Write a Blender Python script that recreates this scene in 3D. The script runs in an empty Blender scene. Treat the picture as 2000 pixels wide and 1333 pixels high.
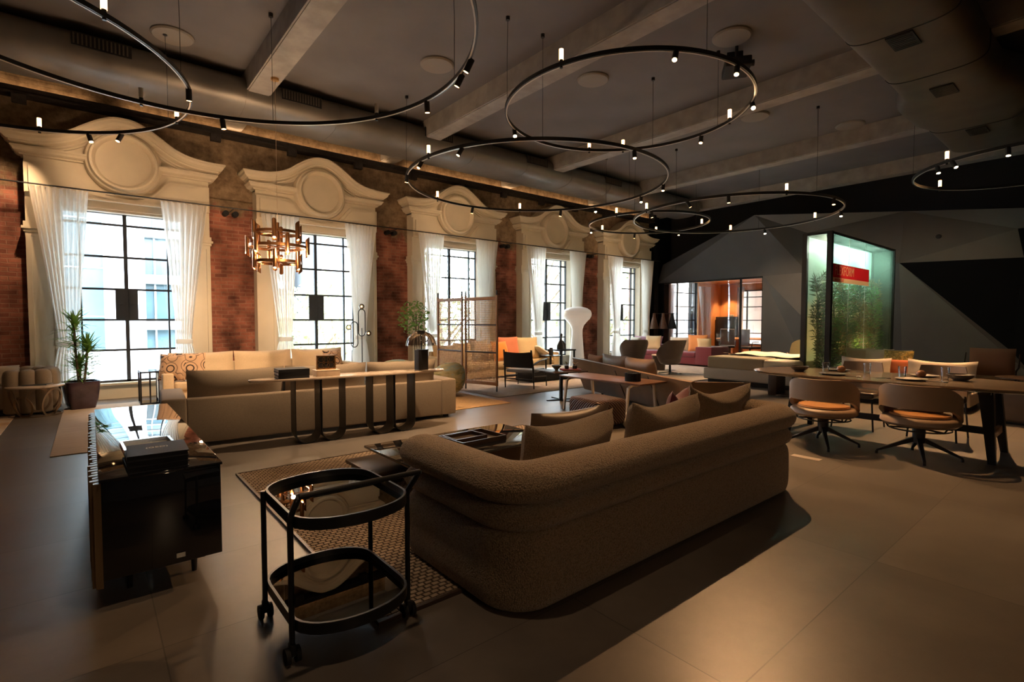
import bpy, bmesh, math, random
from mathutils import Vector, Matrix, Euler
random.seed(7)
S = bpy.context.scene
COL = S.collection
PI = math.pi
sin, cos = math.sin, math.cos
def R(d): return d*PI/180

# ------------------------------------------------------------------ camera
cd = bpy.data.cameras.new('camera'); cam = bpy.data.objects.new('camera', cd); COL.objects.link(cam)
cam.location = (0, 0, 1.45); cam.rotation_euler = (R(90-2.3), 0, R(-39.5))
cd.sensor_width = 36; cd.lens = 36*1001/2000; cd.clip_start = .05; cd.clip_end = 300
S.camera = cam
# ------------------------------------------------------------------ view, sky
S.view_settings.view_transform = 'Standard'; S.view_settings.look = 'None'
S.view_settings.gamma = 1; S.view_settings.use_curve_mapping = False
S.view_settings.exposure = 1.2
W = bpy.data.worlds.new('sky'); S.world = W; W.use_nodes = True
bgn = W.node_tree.nodes['Background']; bgn.inputs[0].default_value = (.80, .91, 1, 1); bgn.inputs[1].default_value = 15.0
# daylight portals in the five window openings (sampling aid for the sky)
for cx in (.56, 4.07, 7.71, 11.39, 15.1):
    l = bpy.data.lights.new('portal', 'AREA'); l.shape = 'RECTANGLE'; l.size = 1.9; l.size_y = 3.2
    l.cycles.is_portal = True
    o = bpy.data.objects.new('portal', l); COL.objects.link(o); o.location = (cx, 12.45, 1.9); o.rotation_euler = (R(-90), 0, 0)

WARM = (1, .65, .37); AMBER = (1, .55, .24)
def spot(name, loc, target, power, angle=60, blend=.5, size=.04, color=WARM, parent=None):
    l = bpy.data.lights.new(name, 'SPOT'); l.energy = power; l.color = color; l.spot_size = R(angle); l.spot_blend = blend
    l.shadow_soft_size = size
    o = bpy.data.objects.new(name, l); COL.objects.link(o); o.location = loc
    d = Vector(target)-Vector(loc); o.rotation_euler = d.to_track_quat('-Z', 'Y').to_euler()
    return o

# ------------------------------------------------------------------ materials
MATS = {}
def _nt(name):
    m = bpy.data.materials.new(name); m.use_nodes = True
    nt = m.node_tree; b = nt.nodes['Principled BSDF']
    return m, nt, b
def N(nt, t, **k):
    n = nt.nodes.new(t)
    for a, v in k.items(): setattr(n, a, v)
    return n
def coords(nt): return N(nt, 'ShaderNodeTexCoord').outputs['Object']
def P(name, col, rough=.5, metal=0, var=0, vscale=6, bump=0, bscale=60, spec=.5, sheen=0, emit=None, es=1, coat=0, stretch=None, detail=4):
    """plain procedural surface: colour with noise variation and noise bump"""
    m, nt, b = _nt(name); L = nt.links
    b.inputs['Base Color'].default_value = (*col, 1); b.inputs['Roughness'].default_value = rough
    b.inputs['Metallic'].default_value = metal; b.inputs['Specular IOR Level'].default_value = spec
    b.inputs['Coat Weight'].default_value = coat; b.inputs['Coat Roughness'].default_value = .03
    if sheen: b.inputs['Sheen Weight'].default_value = sheen; b.inputs['Sheen Roughness'].default_value = .5
    if emit: b.inputs['Emission Color'].default_value = (*emit, 1); b.inputs['Emission Strength'].default_value = es
    if var or bump:
        co = coords(nt)
        if stretch:
            mp = N(nt, 'ShaderNodeMapping'); mp.inputs['Scale'].default_value = stretch; L.new(co, mp.inputs[0]); co = mp.outputs[0]
    if var:
        t = N(nt, 'ShaderNodeTexNoise'); t.inputs['Scale'].default_value = vscale; t.inputs['Detail'].default_value = detail; L.new(co, t.inputs['Vector'])
        r = N(nt, 'ShaderNodeMapRange'); r.inputs[1].default_value = .3; r.inputs[2].default_value = .7
        r.inputs[3].default_value = 1-var; r.inputs[4].default_value = 1+var; L.new(t.outputs[0], r.inputs[0])
        x = N(nt, 'ShaderNodeMix', data_type='RGBA', blend_type='MULTIPLY'); x.inputs[0].default_value = 1
        x.inputs[6].default_value = (*col, 1); L.new(r.outputs[0], x.inputs[7]); L.new(x.outputs[2], b.inputs['Base Color'])
    if bump:
        t = N(nt, 'ShaderNodeTexNoise'); t.inputs['Scale'].default_value = bscale; t.inputs['Detail'].default_value = 3; L.new(co, t.inputs['Vector'])
        bp = N(nt, 'ShaderNodeBump'); bp.inputs['Strength'].default_value = bump; bp.inputs['Distance'].default_value = .01
        L.new(t.outputs[0], bp.inputs['Height']); L.new(bp.outputs[0], b.inputs['Normal'])
    MATS[name] = m; return m
def ramp(nt, stops):
    r = N(nt, 'ShaderNodeValToRGB'); e = r.color_ramp.elements
    while len(e) < len(stops): e.new(.5)
    for q, (p, c) in zip(e, stops): q.position = p; q.color = (*c, 1)
    return r
def glass(name, tint=(1, 1, 1), refl=1.0, rough=0.0):
    """thin pane: clear transmission plus fresnel reflection"""
    m, nt, b = _nt(name); nt.nodes.remove(b); L = nt.links
    tr = N(nt, 'ShaderNodeBsdfTransparent'); tr.inputs[0].default_value = (*tint, 1)
    gl = N(nt, 'ShaderNodeBsdfGlossy'); gl.inputs['Roughness'].default_value = rough
    fr = N(nt, 'ShaderNodeLayerWeight'); fr.inputs[0].default_value = .3
    mu = N(nt, 'ShaderNodeMath', operation='MULTIPLY_ADD'); mu.inputs[1].default_value = .8*refl; mu.inputs[2].default_value = .05*refl
    L.new(fr.outputs['Fresnel'], mu.inputs[0]); mx = N(nt, 'ShaderNodeMixShader')
    L.new(mu.outputs[0], mx.inputs[0]); L.new(tr.outputs[0], mx.inputs[1]); L.new(gl.outputs[0], mx.inputs[2])
    L.new(mx.outputs[0], nt.nodes['Material Output'].inputs[0]); MATS[name] = m; return m
def frosted(name, tint, rough=.25, clear=.25):
    m, nt, b = _nt(name); L = nt.links; nt.nodes.remove(b)
    tl = N(nt, 'ShaderNodeBsdfTranslucent'); tl.inputs[0].default_value = (*tint, 1)
    rf = N(nt, 'ShaderNodeBsdfTransparent'); rf.inputs[0].default_value = (*tint, 1)
    gl = N(nt, 'ShaderNodeBsdfGlossy'); gl.inputs['Roughness'].default_value = .08
    a = N(nt, 'ShaderNodeMixShader'); a.inputs[0].default_value = clear; L.new(tl.outputs[0], a.inputs[1]); L.new(rf.outputs[0], a.inputs[2])
    c = N(nt, 'ShaderNodeMixShader'); c.inputs[0].default_value = .06; L.new(a.outputs[0], c.inputs[1]); L.new(gl.outputs[0], c.inputs[2])
    L.new(c.outputs[0], nt.nodes['Material Output'].inputs[0]); MATS[name] = m; return m
def sheer(name, col, transp=.25):
    m, nt, b = _nt(name); L = nt.links; nt.nodes.remove(b)
    df = N(nt, 'ShaderNodeBsdfDiffuse'); df.inputs[0].default_value = (*col, 1)
    tl = N(nt, 'ShaderNodeBsdfTranslucent'); tl.inputs[0].default_value = (*col, 1)
    tr = N(nt, 'ShaderNodeBsdfTransparent')
    a = N(nt, 'ShaderNodeMixShader'); a.inputs[0].default_value = .62; L.new(df.outputs[0], a.inputs[1]); L.new(tl.outputs[0], a.inputs[2])
    c = N(nt, 'ShaderNodeMixShader'); c.inputs[0].default_value = transp; L.new(a.outputs[0], c.inputs[1]); L.new(tr.outputs[0], c.inputs[2])
    L.new(c.outputs[0], nt.nodes['Material Output'].inputs[0]); MATS[name] = m; return m

def floor_mat():
    m, nt, b = _nt('floor_tile'); L = nt.links; co = coords(nt)
    sp = N(nt, 'ShaderNodeSeparateXYZ'); L.new(co, sp.inputs[0])
    def line(out, off, per):
        a = N(nt, 'ShaderNodeMath', operation='SUBTRACT'); L.new(out, a.inputs[0]); a.inputs[1].default_value = off-.5*per
        w = N(nt, 'ShaderNodeMath', operation='WRAP'); L.new(a.outputs[0], w.inputs[0]); w.inputs[1].default_value = per; w.inputs[2].default_value = 0
        c = N(nt, 'ShaderNodeMath', operation='COMPARE'); L.new(w.outputs[0], c.inputs[0]); c.inputs[1].default_value = .5*per; c.inputs[2].default_value = .0028
        f = N(nt, 'ShaderNodeMath', operation='FLOOR'); d = N(nt, 'ShaderNodeMath', operation='DIVIDE'); a2 = N(nt, 'ShaderNodeMath', operation='SUBTRACT')
        L.new(out, a2.inputs[0]); a2.inputs[1].default_value = off; L.new(a2.outputs[0], d.inputs[0]); d.inputs[1].default_value = per; L.new(d.outputs[0], f.inputs[0])
        return c.outputs[0], f.outputs[0]
    lx, ix = line(sp.outputs[0], .217, 1.70); ly, iy = line(sp.outputs[1], .945, .873)
    g = N(nt, 'ShaderNodeMath', operation='MAXIMUM'); L.new(lx, g.inputs[0]); L.new(ly, g.inputs[1])
    cv = N(nt, 'ShaderNodeCombineXYZ'); L.new(ix, cv.inputs[0]); L.new(iy, cv.inputs[1])
    wn = N(nt, 'ShaderNodeTexWhiteNoise'); wn.noise_dimensions = '2D'; L.new(cv.outputs[0], wn.inputs['Vector'])
    t = N(nt, 'ShaderNodeTexNoise'); t.inputs['Scale'].default_value = 1.7; t.inputs['Detail'].default_value = 8; t.inputs['Roughness'].default_value = .65
    ad = N(nt, 'ShaderNodeVectorMath', operation='ADD'); L.new(co, ad.inputs[0])
    sc = N(nt, 'ShaderNodeVectorMath', operation='SCALE'); sc.inputs['Scale'].default_value = 9; L.new(cv.outputs[0], sc.inputs[0]); L.new(sc.outputs[0], ad.inputs[1]); L.new(ad.outputs[0], t.inputs['Vector'])
    rp = ramp(nt, [(.28, (.105, .090, .077)), (.5, (.138, .119, .102)), (.75, (.178, .155, .134))]); L.new(t.outputs[0], rp.inputs[0])
    mr = N(nt, 'ShaderNodeMapRange'); mr.inputs[3].default_value = .9; mr.inputs[4].default_value = 1.1; L.new(wn.outputs['Value'], mr.inputs[0])
    x = N(nt, 'ShaderNodeMix', data_type='RGBA', blend_type='MULTIPLY'); x.inputs[0].default_value = 1; L.new(rp.outputs[0], x.inputs[6]); L.new(mr.outputs[0], x.inputs[7])
    y = N(nt, 'ShaderNodeMix', data_type='RGBA'); L.new(g.outputs[0], y.inputs[0]); L.new(x.outputs[2], y.inputs[6]); y.inputs[7].default_value = (.075, .066, .058, 1)
    L.new(y.outputs[2], b.inputs['Base Color'])
    rr = N(nt, 'ShaderNodeMapRange'); rr.inputs[3].default_value = .27; rr.inputs[4].default_value = .42; L.new(t.outputs[0], rr.inputs[0]); L.new(rr.outputs[0], b.inputs['Roughness'])
    b.inputs['Specular IOR Level'].default_value = .5
    t2 = N(nt, 'ShaderNodeTexNoise'); t2.inputs['Scale'].default_value = 260; L.new(co, t2.inputs['Vector'])
    bp = N(nt, 'ShaderNodeBump'); bp.inputs['Strength'].default_value = .12; bp.inputs['Distance'].default_value = .004; L.new(t2.outputs[0], bp.inputs['Height']); L.new(bp.outputs[0], b.inputs['Normal'])
    return m
def brick_mat():
    m, nt, b = _nt('old_brick'); L = nt.links; co = coords(nt)
    sp = N(nt, 'ShaderNodeSeparateXYZ'); L.new(co, sp.inputs[0])
    cv = N(nt, 'ShaderNodeCombineXYZ'); L.new(sp.outputs[0], cv.inputs[0]); L.new(sp.outputs[2], cv.inputs[1])
    bt = N(nt, 'ShaderNodeTexBrick'); bt.inputs['Scale'].default_value = 1; bt.inputs['Brick Width'].default_value = .225; bt.inputs['Row Height'].default_value = .076
    bt.inputs['Mortar Size'].default_value = .009; bt.inputs['Mortar Smooth'].default_value = .3; bt.inputs['Bias'].default_value = -.1
    bt.inputs['Color1'].default_value = (.31, .118, .078, 1); bt.inputs['Color2'].default_value = (.165, .058, .042, 1); bt.inputs['Mortar'].default_value = (.27, .14, .10, 1)
    wv = N(nt, 'ShaderNodeTexNoise'); wv.inputs['Scale'].default_value = 4; L.new(co, wv.inputs['Vector'])
    ws = N(nt, 'ShaderNodeVectorMath', operation='SCALE'); ws.inputs['Scale'].default_value = .03; L.new(wv.outputs['Color'], ws.inputs[0])
    wa = N(nt, 'ShaderNodeVectorMath', operation='ADD'); L.new(cv.outputs[0], wa.inputs[0]); L.new(ws.outputs[0], wa.inputs[1]); L.new(wa.outputs[0], bt.inputs['Vector'])
    n1 = N(nt, 'ShaderNodeTexNoise'); n1.inputs['Scale'].default_value = 2.2; n1.inputs['Detail'].default_value = 8; L.new(co, n1.inputs['Vector'])
    r1 = ramp(nt, [(.32, (.35, .33, .33)), (.5, (.95, .95, .95)), (.68, (1.6, 1.6, 1.6))]); L.new(n1.outputs[0], r1.inputs[0])
    x = N(nt, 'ShaderNodeMix', data_type='RGBA', blend_type='MULTIPLY'); x.inputs[0].default_value = 1; L.new(bt.outputs[0], x.inputs[6]); L.new(r1.outputs[0], x.inputs[7])
    # bare, stained plaster above about four metres and in ragged patches on the piers
    n2 = N(nt, 'ShaderNodeTexNoise'); n2.inputs['Scale'].default_value = 1.5; n2.inputs['Detail'].default_value = 9; n2.inputs['Roughness'].default_value = .62; L.new(co, n2.inputs['Vector'])
    z = N(nt, 'ShaderNodeMath', operation='MULTIPLY_ADD'); L.new(n2.outputs[0], z.inputs[0]); z.inputs[1].default_value = 1.9; L.new(sp.outputs[2], z.inputs[2])
    mk = N(nt, 'ShaderNodeMapRange'); mk.inputs[1].default_value = 4.62; mk.inputs[2].default_value = 4.78; L.new(z.outputs[0], mk.inputs[0])
    n3 = N(nt, 'ShaderNodeTexNoise'); n3.inputs['Scale'].default_value = 5; n3.inputs['Detail'].default_value = 10; n3.inputs['Roughness'].default_value = .7; L.new(co, n3.inputs['Vector'])
    pl = ramp(nt, [(.3, (.10, .065, .04)), (.5, (.24, .165, .10)), (.75, (.40, .30, .20))]); L.new(n3.outputs[0], pl.inputs[0])
    y = N(nt, 'ShaderNodeMix', data_type='RGBA'); L.new(mk.outputs[0], y.inputs[0]); L.new(x.outputs[2], y.inputs[6]); L.new(pl.outputs[0], y.inputs[7]); L.new(y.outputs[2], b.inputs['Base Color'])
    b.inputs['Roughness'].default_value = .85; b.inputs['Specular IOR Level'].default_value = .2
    h = N(nt, 'ShaderNodeMath', operation='MULTIPLY_ADD'); L.new(bt.outputs['Fac'], h.inputs[0]); h.inputs[1].default_value = -.6; L.new(n3.outputs[0], h.inputs[2])
    bp = N(nt, 'ShaderNodeBump'); bp.inputs['Strength'].default_value = .6; bp.inputs['Distance'].default_value = .012; L.new(h.outputs[0], bp.inputs['Height']); L.new(bp.outputs[0], b.inputs['Normal'])
    return m
def boucle_mat(name, c, scale=130):
    m, nt, b = _nt(name); L = nt.links; co = coords(nt)
    v = N(nt, 'ShaderNodeTexVoronoi'); v.inputs['Scale'].default_value = scale; L.new(co, v.inputs['Vector'])
    t = N(nt, 'ShaderNodeTexNoise'); t.inputs['Scale'].default_value = scale*.7; t.inputs['Detail'].default_value = 3; L.new(co, t.inputs['Vector'])
    rp = ramp(nt, [(.1, tuple(q*1.25 for q in c)), (.8, tuple(q*.62 for q in c))]); L.new(v.outputs['Distance'], rp.inputs[0]); L.new(rp.outputs[0], b.inputs['Base Color'])
    s = N(nt, 'ShaderNodeMath', operation='SUBTRACT'); L.new(t.outputs[0], s.inputs[0]); L.new(v.outputs['Distance'], s.inputs[1])
    bp = N(nt, 'ShaderNodeBump'); bp.inputs['Strength'].default_value = .7; bp.inputs['Distance'].default_value = .012; L.new(s.outputs[0], bp.inputs['Height']); L.new(bp.outputs[0], b.inputs['Normal'])
    b.inputs['Roughness'].default_value = .95; b.inputs['Specular IOR Level'].default_value = .1; b.inputs['Sheen Weight'].default_value = .35; b.inputs['Sheen Roughness'].default_value = .45
    MATS[name] = m; return m
def rug_mat(name, c1, c2, sx, sy, bumpd=.02):
    """chunky woven rug: staggered scale-like knots"""
    m, nt, b = _nt(name); L = nt.links; co = coords(nt)
    sp = N(nt, 'ShaderNodeSeparateXYZ'); L.new(co, sp.inputs[0]); cv = N(nt, 'ShaderNodeCombineXYZ'); L.new(sp.outputs[0], cv.inputs[0]); L.new(sp.outputs[1], cv.inputs[1])
    wv = N(nt, 'ShaderNodeTexNoise'); wv.inputs['Scale'].default_value = 9; L.new(co, wv.inputs['Vector'])
    ws = N(nt, 'ShaderNodeVectorMath', operation='SCALE'); ws.inputs['Scale'].default_value = .02; L.new(wv.outputs['Color'], ws.inputs[0])
    wa = N(nt, 'ShaderNodeVectorMath', operation='ADD'); L.new(cv.outputs[0], wa.inputs[0]); L.new(ws.outputs[0], wa.inputs[1])
    bt = N(nt, 'ShaderNodeTexBrick'); bt.inputs['Scale'].default_value = 1; bt.inputs['Brick Width'].default_value = sx; bt.inputs['Row Height'].default_value = sy
    bt.inputs['Mortar Size'].default_value = min(sx, sy)*.22; bt.inputs['Mortar Smooth'].default_value = 1; L.new(wa.outputs[0], bt.inputs['Vector'])
    bt.inputs['Color1'].default_value = (*c1, 1); bt.inputs['Color2'].default_value = tuple(q*.72 for q in c1)+(1,); bt.inputs['Mortar'].default_value = (*c2, 1)
    n = N(nt, 'ShaderNodeTexNoise'); n.inputs['Scale'].default_value = 1.3; n.inputs['Detail'].default_value = 5; L.new(co, n.inputs['Vector'])
    mr = N(nt, 'ShaderNodeMapRange'); mr.inputs[1].default_value = .3; mr.inputs[2].default_value = .7; mr.inputs[3].default_value = .75; mr.inputs[4].default_value = 1.2; L.new(n.outputs[0], mr.inputs[0])
    x = N(nt, 'ShaderNodeMix', data_type='RGBA', blend_type='MULTIPLY'); x.inputs[0].default_value = 1; L.new(bt.outputs[0], x.inputs[6]); L.new(mr.outputs[0], x.inputs[7]); L.new(x.outputs[2], b.inputs['Base Color'])
    b.inputs['Roughness'].default_value = .9; b.inputs['Specular IOR Level'].default_value = .15
    bp = N(nt, 'ShaderNodeBump'); bp.invert = True; bp.inputs['Strength'].default_value = .9; bp.inputs['Distance'].default_value = bumpd; L.new(bt.outputs['Fac'], bp.inputs['Height']); L.new(bp.outputs[0], b.inputs['Normal'])
    MATS[name] = m; return m
def wave_mat(name, stops, scale, dist, rough=.4, dirn='X', detail=3, coat=0, bump=0, metal=0):
    m, nt, b = _nt(name); L = nt.links; co = coords(nt)
    w = N(nt, 'ShaderNodeTexWave'); w.bands_direction = dirn; w.inputs['Scale'].default_value = scale; w.inputs['Distortion'].default_value = dist
    w.inputs['Detail'].default_value = detail; w.inputs['Detail Scale'].default_value = 1.5; L.new(co, w.inputs['Vector'])
    rp = ramp(nt, stops); L.new(w.outputs[0], rp.inputs[0]); L.new(rp.outputs[0], b.inputs['Base Color'])
    b.inputs['Roughness'].default_value = rough; b.inputs['Coat Weight'].default_value = coat; b.inputs['Metallic'].default_value = metal
    if bump:
        bp = N(nt, 'ShaderNodeBump'); bp.inputs['Strength'].default_value = bump; bp.inputs['Distance'].default_value = .02; L.new(w.outputs[0], bp.inputs['Height']); L.new(bp.outputs[0], b.inputs['Normal'])
    MATS[name] = m; return m
def cloud_mat(name, stops, scale, rough=.6, stretch=(1, 1, 1), bump=0, detail=8, coat=0):
    m, nt, b = _nt(name); L = nt.links; co = coords(nt)
    mp = N(nt, 'ShaderNodeMapping'); mp.inputs['Scale'].default_value = stretch; L.new(co, mp.inputs[0])
    w = N(nt, 'ShaderNodeTexNoise'); w.inputs['Scale'].default_value = scale; w.inputs['Detail'].default_value = detail; w.inputs['Roughness'].default_value = .6; L.new(mp.outputs[0], w.inputs['Vector'])
    rp = ramp(nt, stops); L.new(w.outputs[0], rp.inputs[0]); L.new(rp.outputs[0], b.inputs['Base Color']); b.inputs['Roughness'].default_value = rough; b.inputs['Coat Weight'].default_value = coat
    if bump:
        bp = N(nt, 'ShaderNodeBump'); bp.inputs['Strength'].default_value = bump; bp.inputs['Distance'].default_value = .02; L.new(w.outputs[0], bp.inputs['Height']); L.new(bp.outputs[0], b.inputs['Normal'])
    MATS[name] = m; return m

FLOOR = floor_mat(); BRICK = brick_mat()
CEIL = P('ceiling_paint', (.155, .147, .150), .8, var=.10, vscale=1.2)
BEAM = P('beam_paint', (.30, .275, .25), .75, var=.18, vscale=4, bump=.2, bscale=25)
CREAM = P('cream_stucco', (.60, .52, .39), .6, var=.04, vscale=3)
STEEL = P('black_steel', (.012, .013, .015), .4, spec=.4)
MUNT = P('window_steel', (.022, .028, .036), .5)
PANE = glass('window_glass', (.97, .985, .99), .8)
CURT = sheer('sheer_curtain', (.92, .90, .86), .14)
DUCT = P('duct_metal', (.22, .205, .19), .45, metal=.55, var=.12, vscale=2)
DUCTD = P('duct_paint', (.105, .088, .070), .6, metal=.2, var=.15, vscale=2)
IRON = P('rusty_beam', (.022, .017, .016), .8, var=.5, vscale=9, bump=.3, bscale=40)
GREYW = P('graphite_wall', (.080, .083, .092), .55, var=.12, vscale=.9)
GREYL = P('graphite_wall_lit', (.125, .120, .116), .6, var=.10, vscale=1.1)  # paler copy of the graphite, light on the folds put into colour
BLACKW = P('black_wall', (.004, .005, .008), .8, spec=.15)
VOID = P('void_black', (.010, .010, .012), .8)
ORANGE = cloud_mat('orange_veneer', [(.3, (.42, .16, .045)), (.7, (.58, .25, .08))], 1.2, .45, (3, 3, .5))
BOUC = boucle_mat('brown_boucle', (.37, .27, .178))
BOUCP = boucle_mat('taupe_plush', (.28, .205, .135), 200)
TAUPE = P('taupe_linen', (.31, .245, .18), .9, var=.08, vscale=90, bump=.25, bscale=420, spec=.15, sheen=.15)
LINEN = P('cream_linen', (.64, .51, .35), .9, var=.05, vscale=60, bump=.25, bscale=380, spec=.15, sheen=.15)
SAND = P('sand_fabric', (.60, .45, .26), .9, var=.05, vscale=60, bump=.2, bscale=380, spec=.15)
WHITEF = P('oatmeal_fabric', (.50, .44, .36), .9, var=.06, vscale=60, bump=.25, bscale=300, spec=.15)
LACQ = P('black_lacquer', (.006, .007, .011), .04, spec=.6, coat=.6)
BLACK = P('satin_black', (.010, .011, .013), .38)
BLACKM = P('matte_black', (.014, .014, .016), .75)
FIN = P('bronze_slat', (.27, .185, .105), .35, metal=.35, var=.2, vscale=20, stretch=(1, 1, .1))
NAVY = P('navy_cloth_book', (.012, .015, .024), .7, bump=.15, bscale=500)
PAPER = P('book_pages', (.62, .56, .46), .8)
SILVER = P('silver_frame', (.55, .53, .50), .22, metal=1)
CHROME = P('chrome', (.82, .82, .82), .06, metal=1)
BRASS = P('brushed_brass', (.62, .36, .15), .3, metal=1)
COPPER = P('copper_tube', (.33, .155, .065), .3, metal=1, var=.1)
SMOKE = glass('smoked_glass', (.16, .165, .18), 1.3)
CLEAR = glass('clear_glass', (.96, .97, .97), 1.0)
BULB = P('warm_bulb', (1, .7, .4), .4, emit=(1, .55, .22), es=9)
BULBH = P('bright_bulb', (1, .7, .4), .4, emit=(1, .62, .3), es=40)
TUBEG = P('opal_tube', (.8, .62, .42), .3, emit=(1, .5, .19), es=5.5)
TUBEOFF = P('opal_tube_unlit', (.62, .58, .52), .3)
MARB = cloud_mat('pale_marble', [(.35, (.62, .47, .34)), (.55, (.74, .62, .5)), (.7, (.42, .27, .17))], 3, .12, (1, 2.5, 1), coat=.3)
DWOOD = cloud_mat('dark_wood', [(.3, (.028, .018, .013)), (.7, (.07, .042, .028))], 5, .4, (1, 12, 12))
BWOOD = cloud_mat('walnut', [(.3, (.10, .045, .024)), (.7, (.19, .09, .05))], 4, .35, (8, 1, 8))
TWOOD = cloud_mat('grey_brown_table', [(.3, (.07, .048, .03)), (.5, (.13, .09, .055)), (.72, (.22, .155, .10))], 3, .22, (3, .6, 1), coat=.3)
OAK = P('pale_oak', (.62, .49, .36), .5, var=.12, vscale=12, stretch=(1, 1, .2))
LEATH = P('brown_leather', (.20, .125, .072), .42, var=.12, vscale=5, bump=.08, bscale=160)
LEATHD = P('dark_brown_leather', (.13, .092, .068), .45, var=.1, vscale=5)
CHAIRL = P('taupe_saddle_leather', (.30, .205, .135), .45, var=.06, vscale=6)
TAN = P('tan_leather', (.42, .21, .075), .42, var=.08, vscale=6)
MAROON = P('maroon_wool', (.14, .018, .038), .9, sheen=.35, bump=.2, bscale=300)
MAUVE = P('window_lit_mauve', (.40, .20, .26), .9, sheen=.3)  # mauve tone holds window light falling on the maroon sofa back
ORAP = P('orange_velvet', (.78, .27, .035), .8, sheen=.3)
RUST = P('rust_velvet', (.62, .19, .09), .8, sheen=.3)
PEACH = P('peach_linen', (.72, .32, .13), .85)
YELL = cloud_mat('yellow_leaf_print', [(.42, (.62, .42, .10)), (.5, (.20, .17, .04)), (.6, (.70, .50, .16))], 14, .85)
UMBER = P('umber_cloth', (.30, .155, .085), .9, bump=.2, bscale=300)
TERRA = P('rust_throw', (.30, .075, .02), .9, bump=.2, bscale=120)
OLIVE = P('olive_blanket', (.36, .285, .185), .95, bump=.25, bscale=200)
IVORY = P('ivory_sheet', (.78, .66, .46), .9)
WHITE = P('white_lantern', (.86, .82, .78), .7, emit=(1, .86, .72), es=.10)
LEAF = P('green_leaf', (.17, .36, .07), .5, var=.35, vscale=9)
LEAFD = P('dark_leaf', (.055, .125, .03), .45, var=.35, vscale=12)
STEM = P('plant_stem', (.17, .12, .07), .8)
POTM = P('eggplant_glaze', (.045, .026, .036), .16, spec=.7, var=.3, vscale=5)
SOIL = P('potting_soil', (.03, .02, .014), .95)
TAPES = cloud_mat('landscape_tapestry', [(.30, (.06, .07, .035)), (.42, (.22, .24, .12)), (.52, (.46, .40, .22)), (.62, (.30, .40, .40)), (.72, (.55, .48, .26))], 2.6, .85, (1, 1, 3.2), bump=.35)
RATTAN = P('rattan_cane', (.52, .31, .14), .6, var=.25, vscale=20)
RATW = P('walnut_frame', (.27, .125, .05), .5, var=.15, vscale=10)
def arabesque():
    m, nt, b = _nt('arabesque_print'); L = nt.links; v = N(nt, 'ShaderNodeTexVoronoi'); v.inputs['Scale'].default_value = 5.2; v.inputs['Randomness'].default_value = .45; L.new(coords(nt), v.inputs['Vector'])
    t, k = (.60, .40, .26), (.03, .02, .02)
    rp = ramp(nt, [(0, k), (.10, k), (.13, t), (.40, t), (.43, k), (.50, k), (.53, t), (.70, t), (.73, k), (.80, t)]); mr = N(nt, 'ShaderNodeMath', operation='MULTIPLY'); mr.inputs[1].default_value = 1.25
    L.new(v.outputs['Distance'], mr.inputs[0]); L.new(mr.outputs[0], rp.inputs[0]); L.new(rp.outputs[0], b.inputs['Base Color']); b.inputs['Roughness'].default_value = .85; return m
def glow_board_mat():
    m, nt, b = _nt('case_glow'); L = nt.links; co = coords(nt); sp = N(nt, 'ShaderNodeSeparateXYZ'); L.new(co, sp.inputs[0])
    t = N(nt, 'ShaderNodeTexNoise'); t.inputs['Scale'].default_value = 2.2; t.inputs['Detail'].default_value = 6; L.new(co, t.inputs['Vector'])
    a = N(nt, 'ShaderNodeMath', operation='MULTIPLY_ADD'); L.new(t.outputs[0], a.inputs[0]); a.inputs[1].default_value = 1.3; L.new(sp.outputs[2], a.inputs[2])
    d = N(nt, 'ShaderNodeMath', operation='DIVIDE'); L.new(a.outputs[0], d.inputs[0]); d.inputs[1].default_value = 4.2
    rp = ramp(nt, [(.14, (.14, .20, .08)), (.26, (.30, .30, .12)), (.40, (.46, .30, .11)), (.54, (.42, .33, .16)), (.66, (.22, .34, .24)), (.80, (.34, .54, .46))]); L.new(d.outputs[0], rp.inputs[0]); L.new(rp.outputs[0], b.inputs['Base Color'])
    L.new(rp.outputs[0], b.inputs['Emission Color']); b.inputs['Emission Strength'].default_value = .5; return m  # glow of the case put into colour and emission, teal over amber over green
PATT = arabesque()
QUILT = P('woven_leather', (.085, .035, .022), .5)
STONE = P('bronze_sculpture', (.09, .08, .065), .5, metal=.4)
REDB = P('red_cloth', (.50, .03, .02), .6)
SIGNR = P('sign_red', (.72, .015, .03), .5)
SIGNC = P('sign_cream', (.85, .62, .36), .5)
FROST = frosted('frosted_green_glass', (.78, .88, .82), .13, .86)
FROSTW = frosted('frosted_clear_glass', (.84, .88, .80), .11, .82)
RUGM = rug_mat('woven_taupe_rug', (.44, .34, .25), (.075, .055, .04), .046, .034, .015)
RUGS = cloud_mat('sand_carpet', [(.3, (.42, .32, .235)), (.7, (.56, .44, .33))], 5, .95, (.6, 9, 1), bump=.1)
RUGO = cloud_mat('ochre_jute', [(.3, (.50, .30, .13)), (.7, (.62, .40, .20))], 30, .95, bump=.2)
RUGG = cloud_mat('grey_carpet', [(.3, (.33, .28, .24)), (.7, (.46, .39, .33))], 8, .95, bump=.1)
RUGC = cloud_mat('pale_gradient_rug', [(.3, (.42, .22, .09)), (.5, (.56, .40, .25)), (.7, (.62, .56, .50))], 1.6, .95, (1, 3, 1))
FUR = P('white_fur', (.80, .76, .68), .95, bump=.8, bscale=60, sheen=.4)
BRONZ = P('dark_bronze', (.045, .028, .019), .3, metal=.5)
FACW = P('facade_white', (.36, .36, .36), .8)
FACG = P('facade_grey', (.15, .165, .18), .6)
FACB = P('facade_blue_glass', (.06, .11, .135), .25, var=.25, vscale=.6)
TREEL = P('tree_leaf', (.26, .28, .13), .7, var=.4, vscale=1.5)

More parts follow.
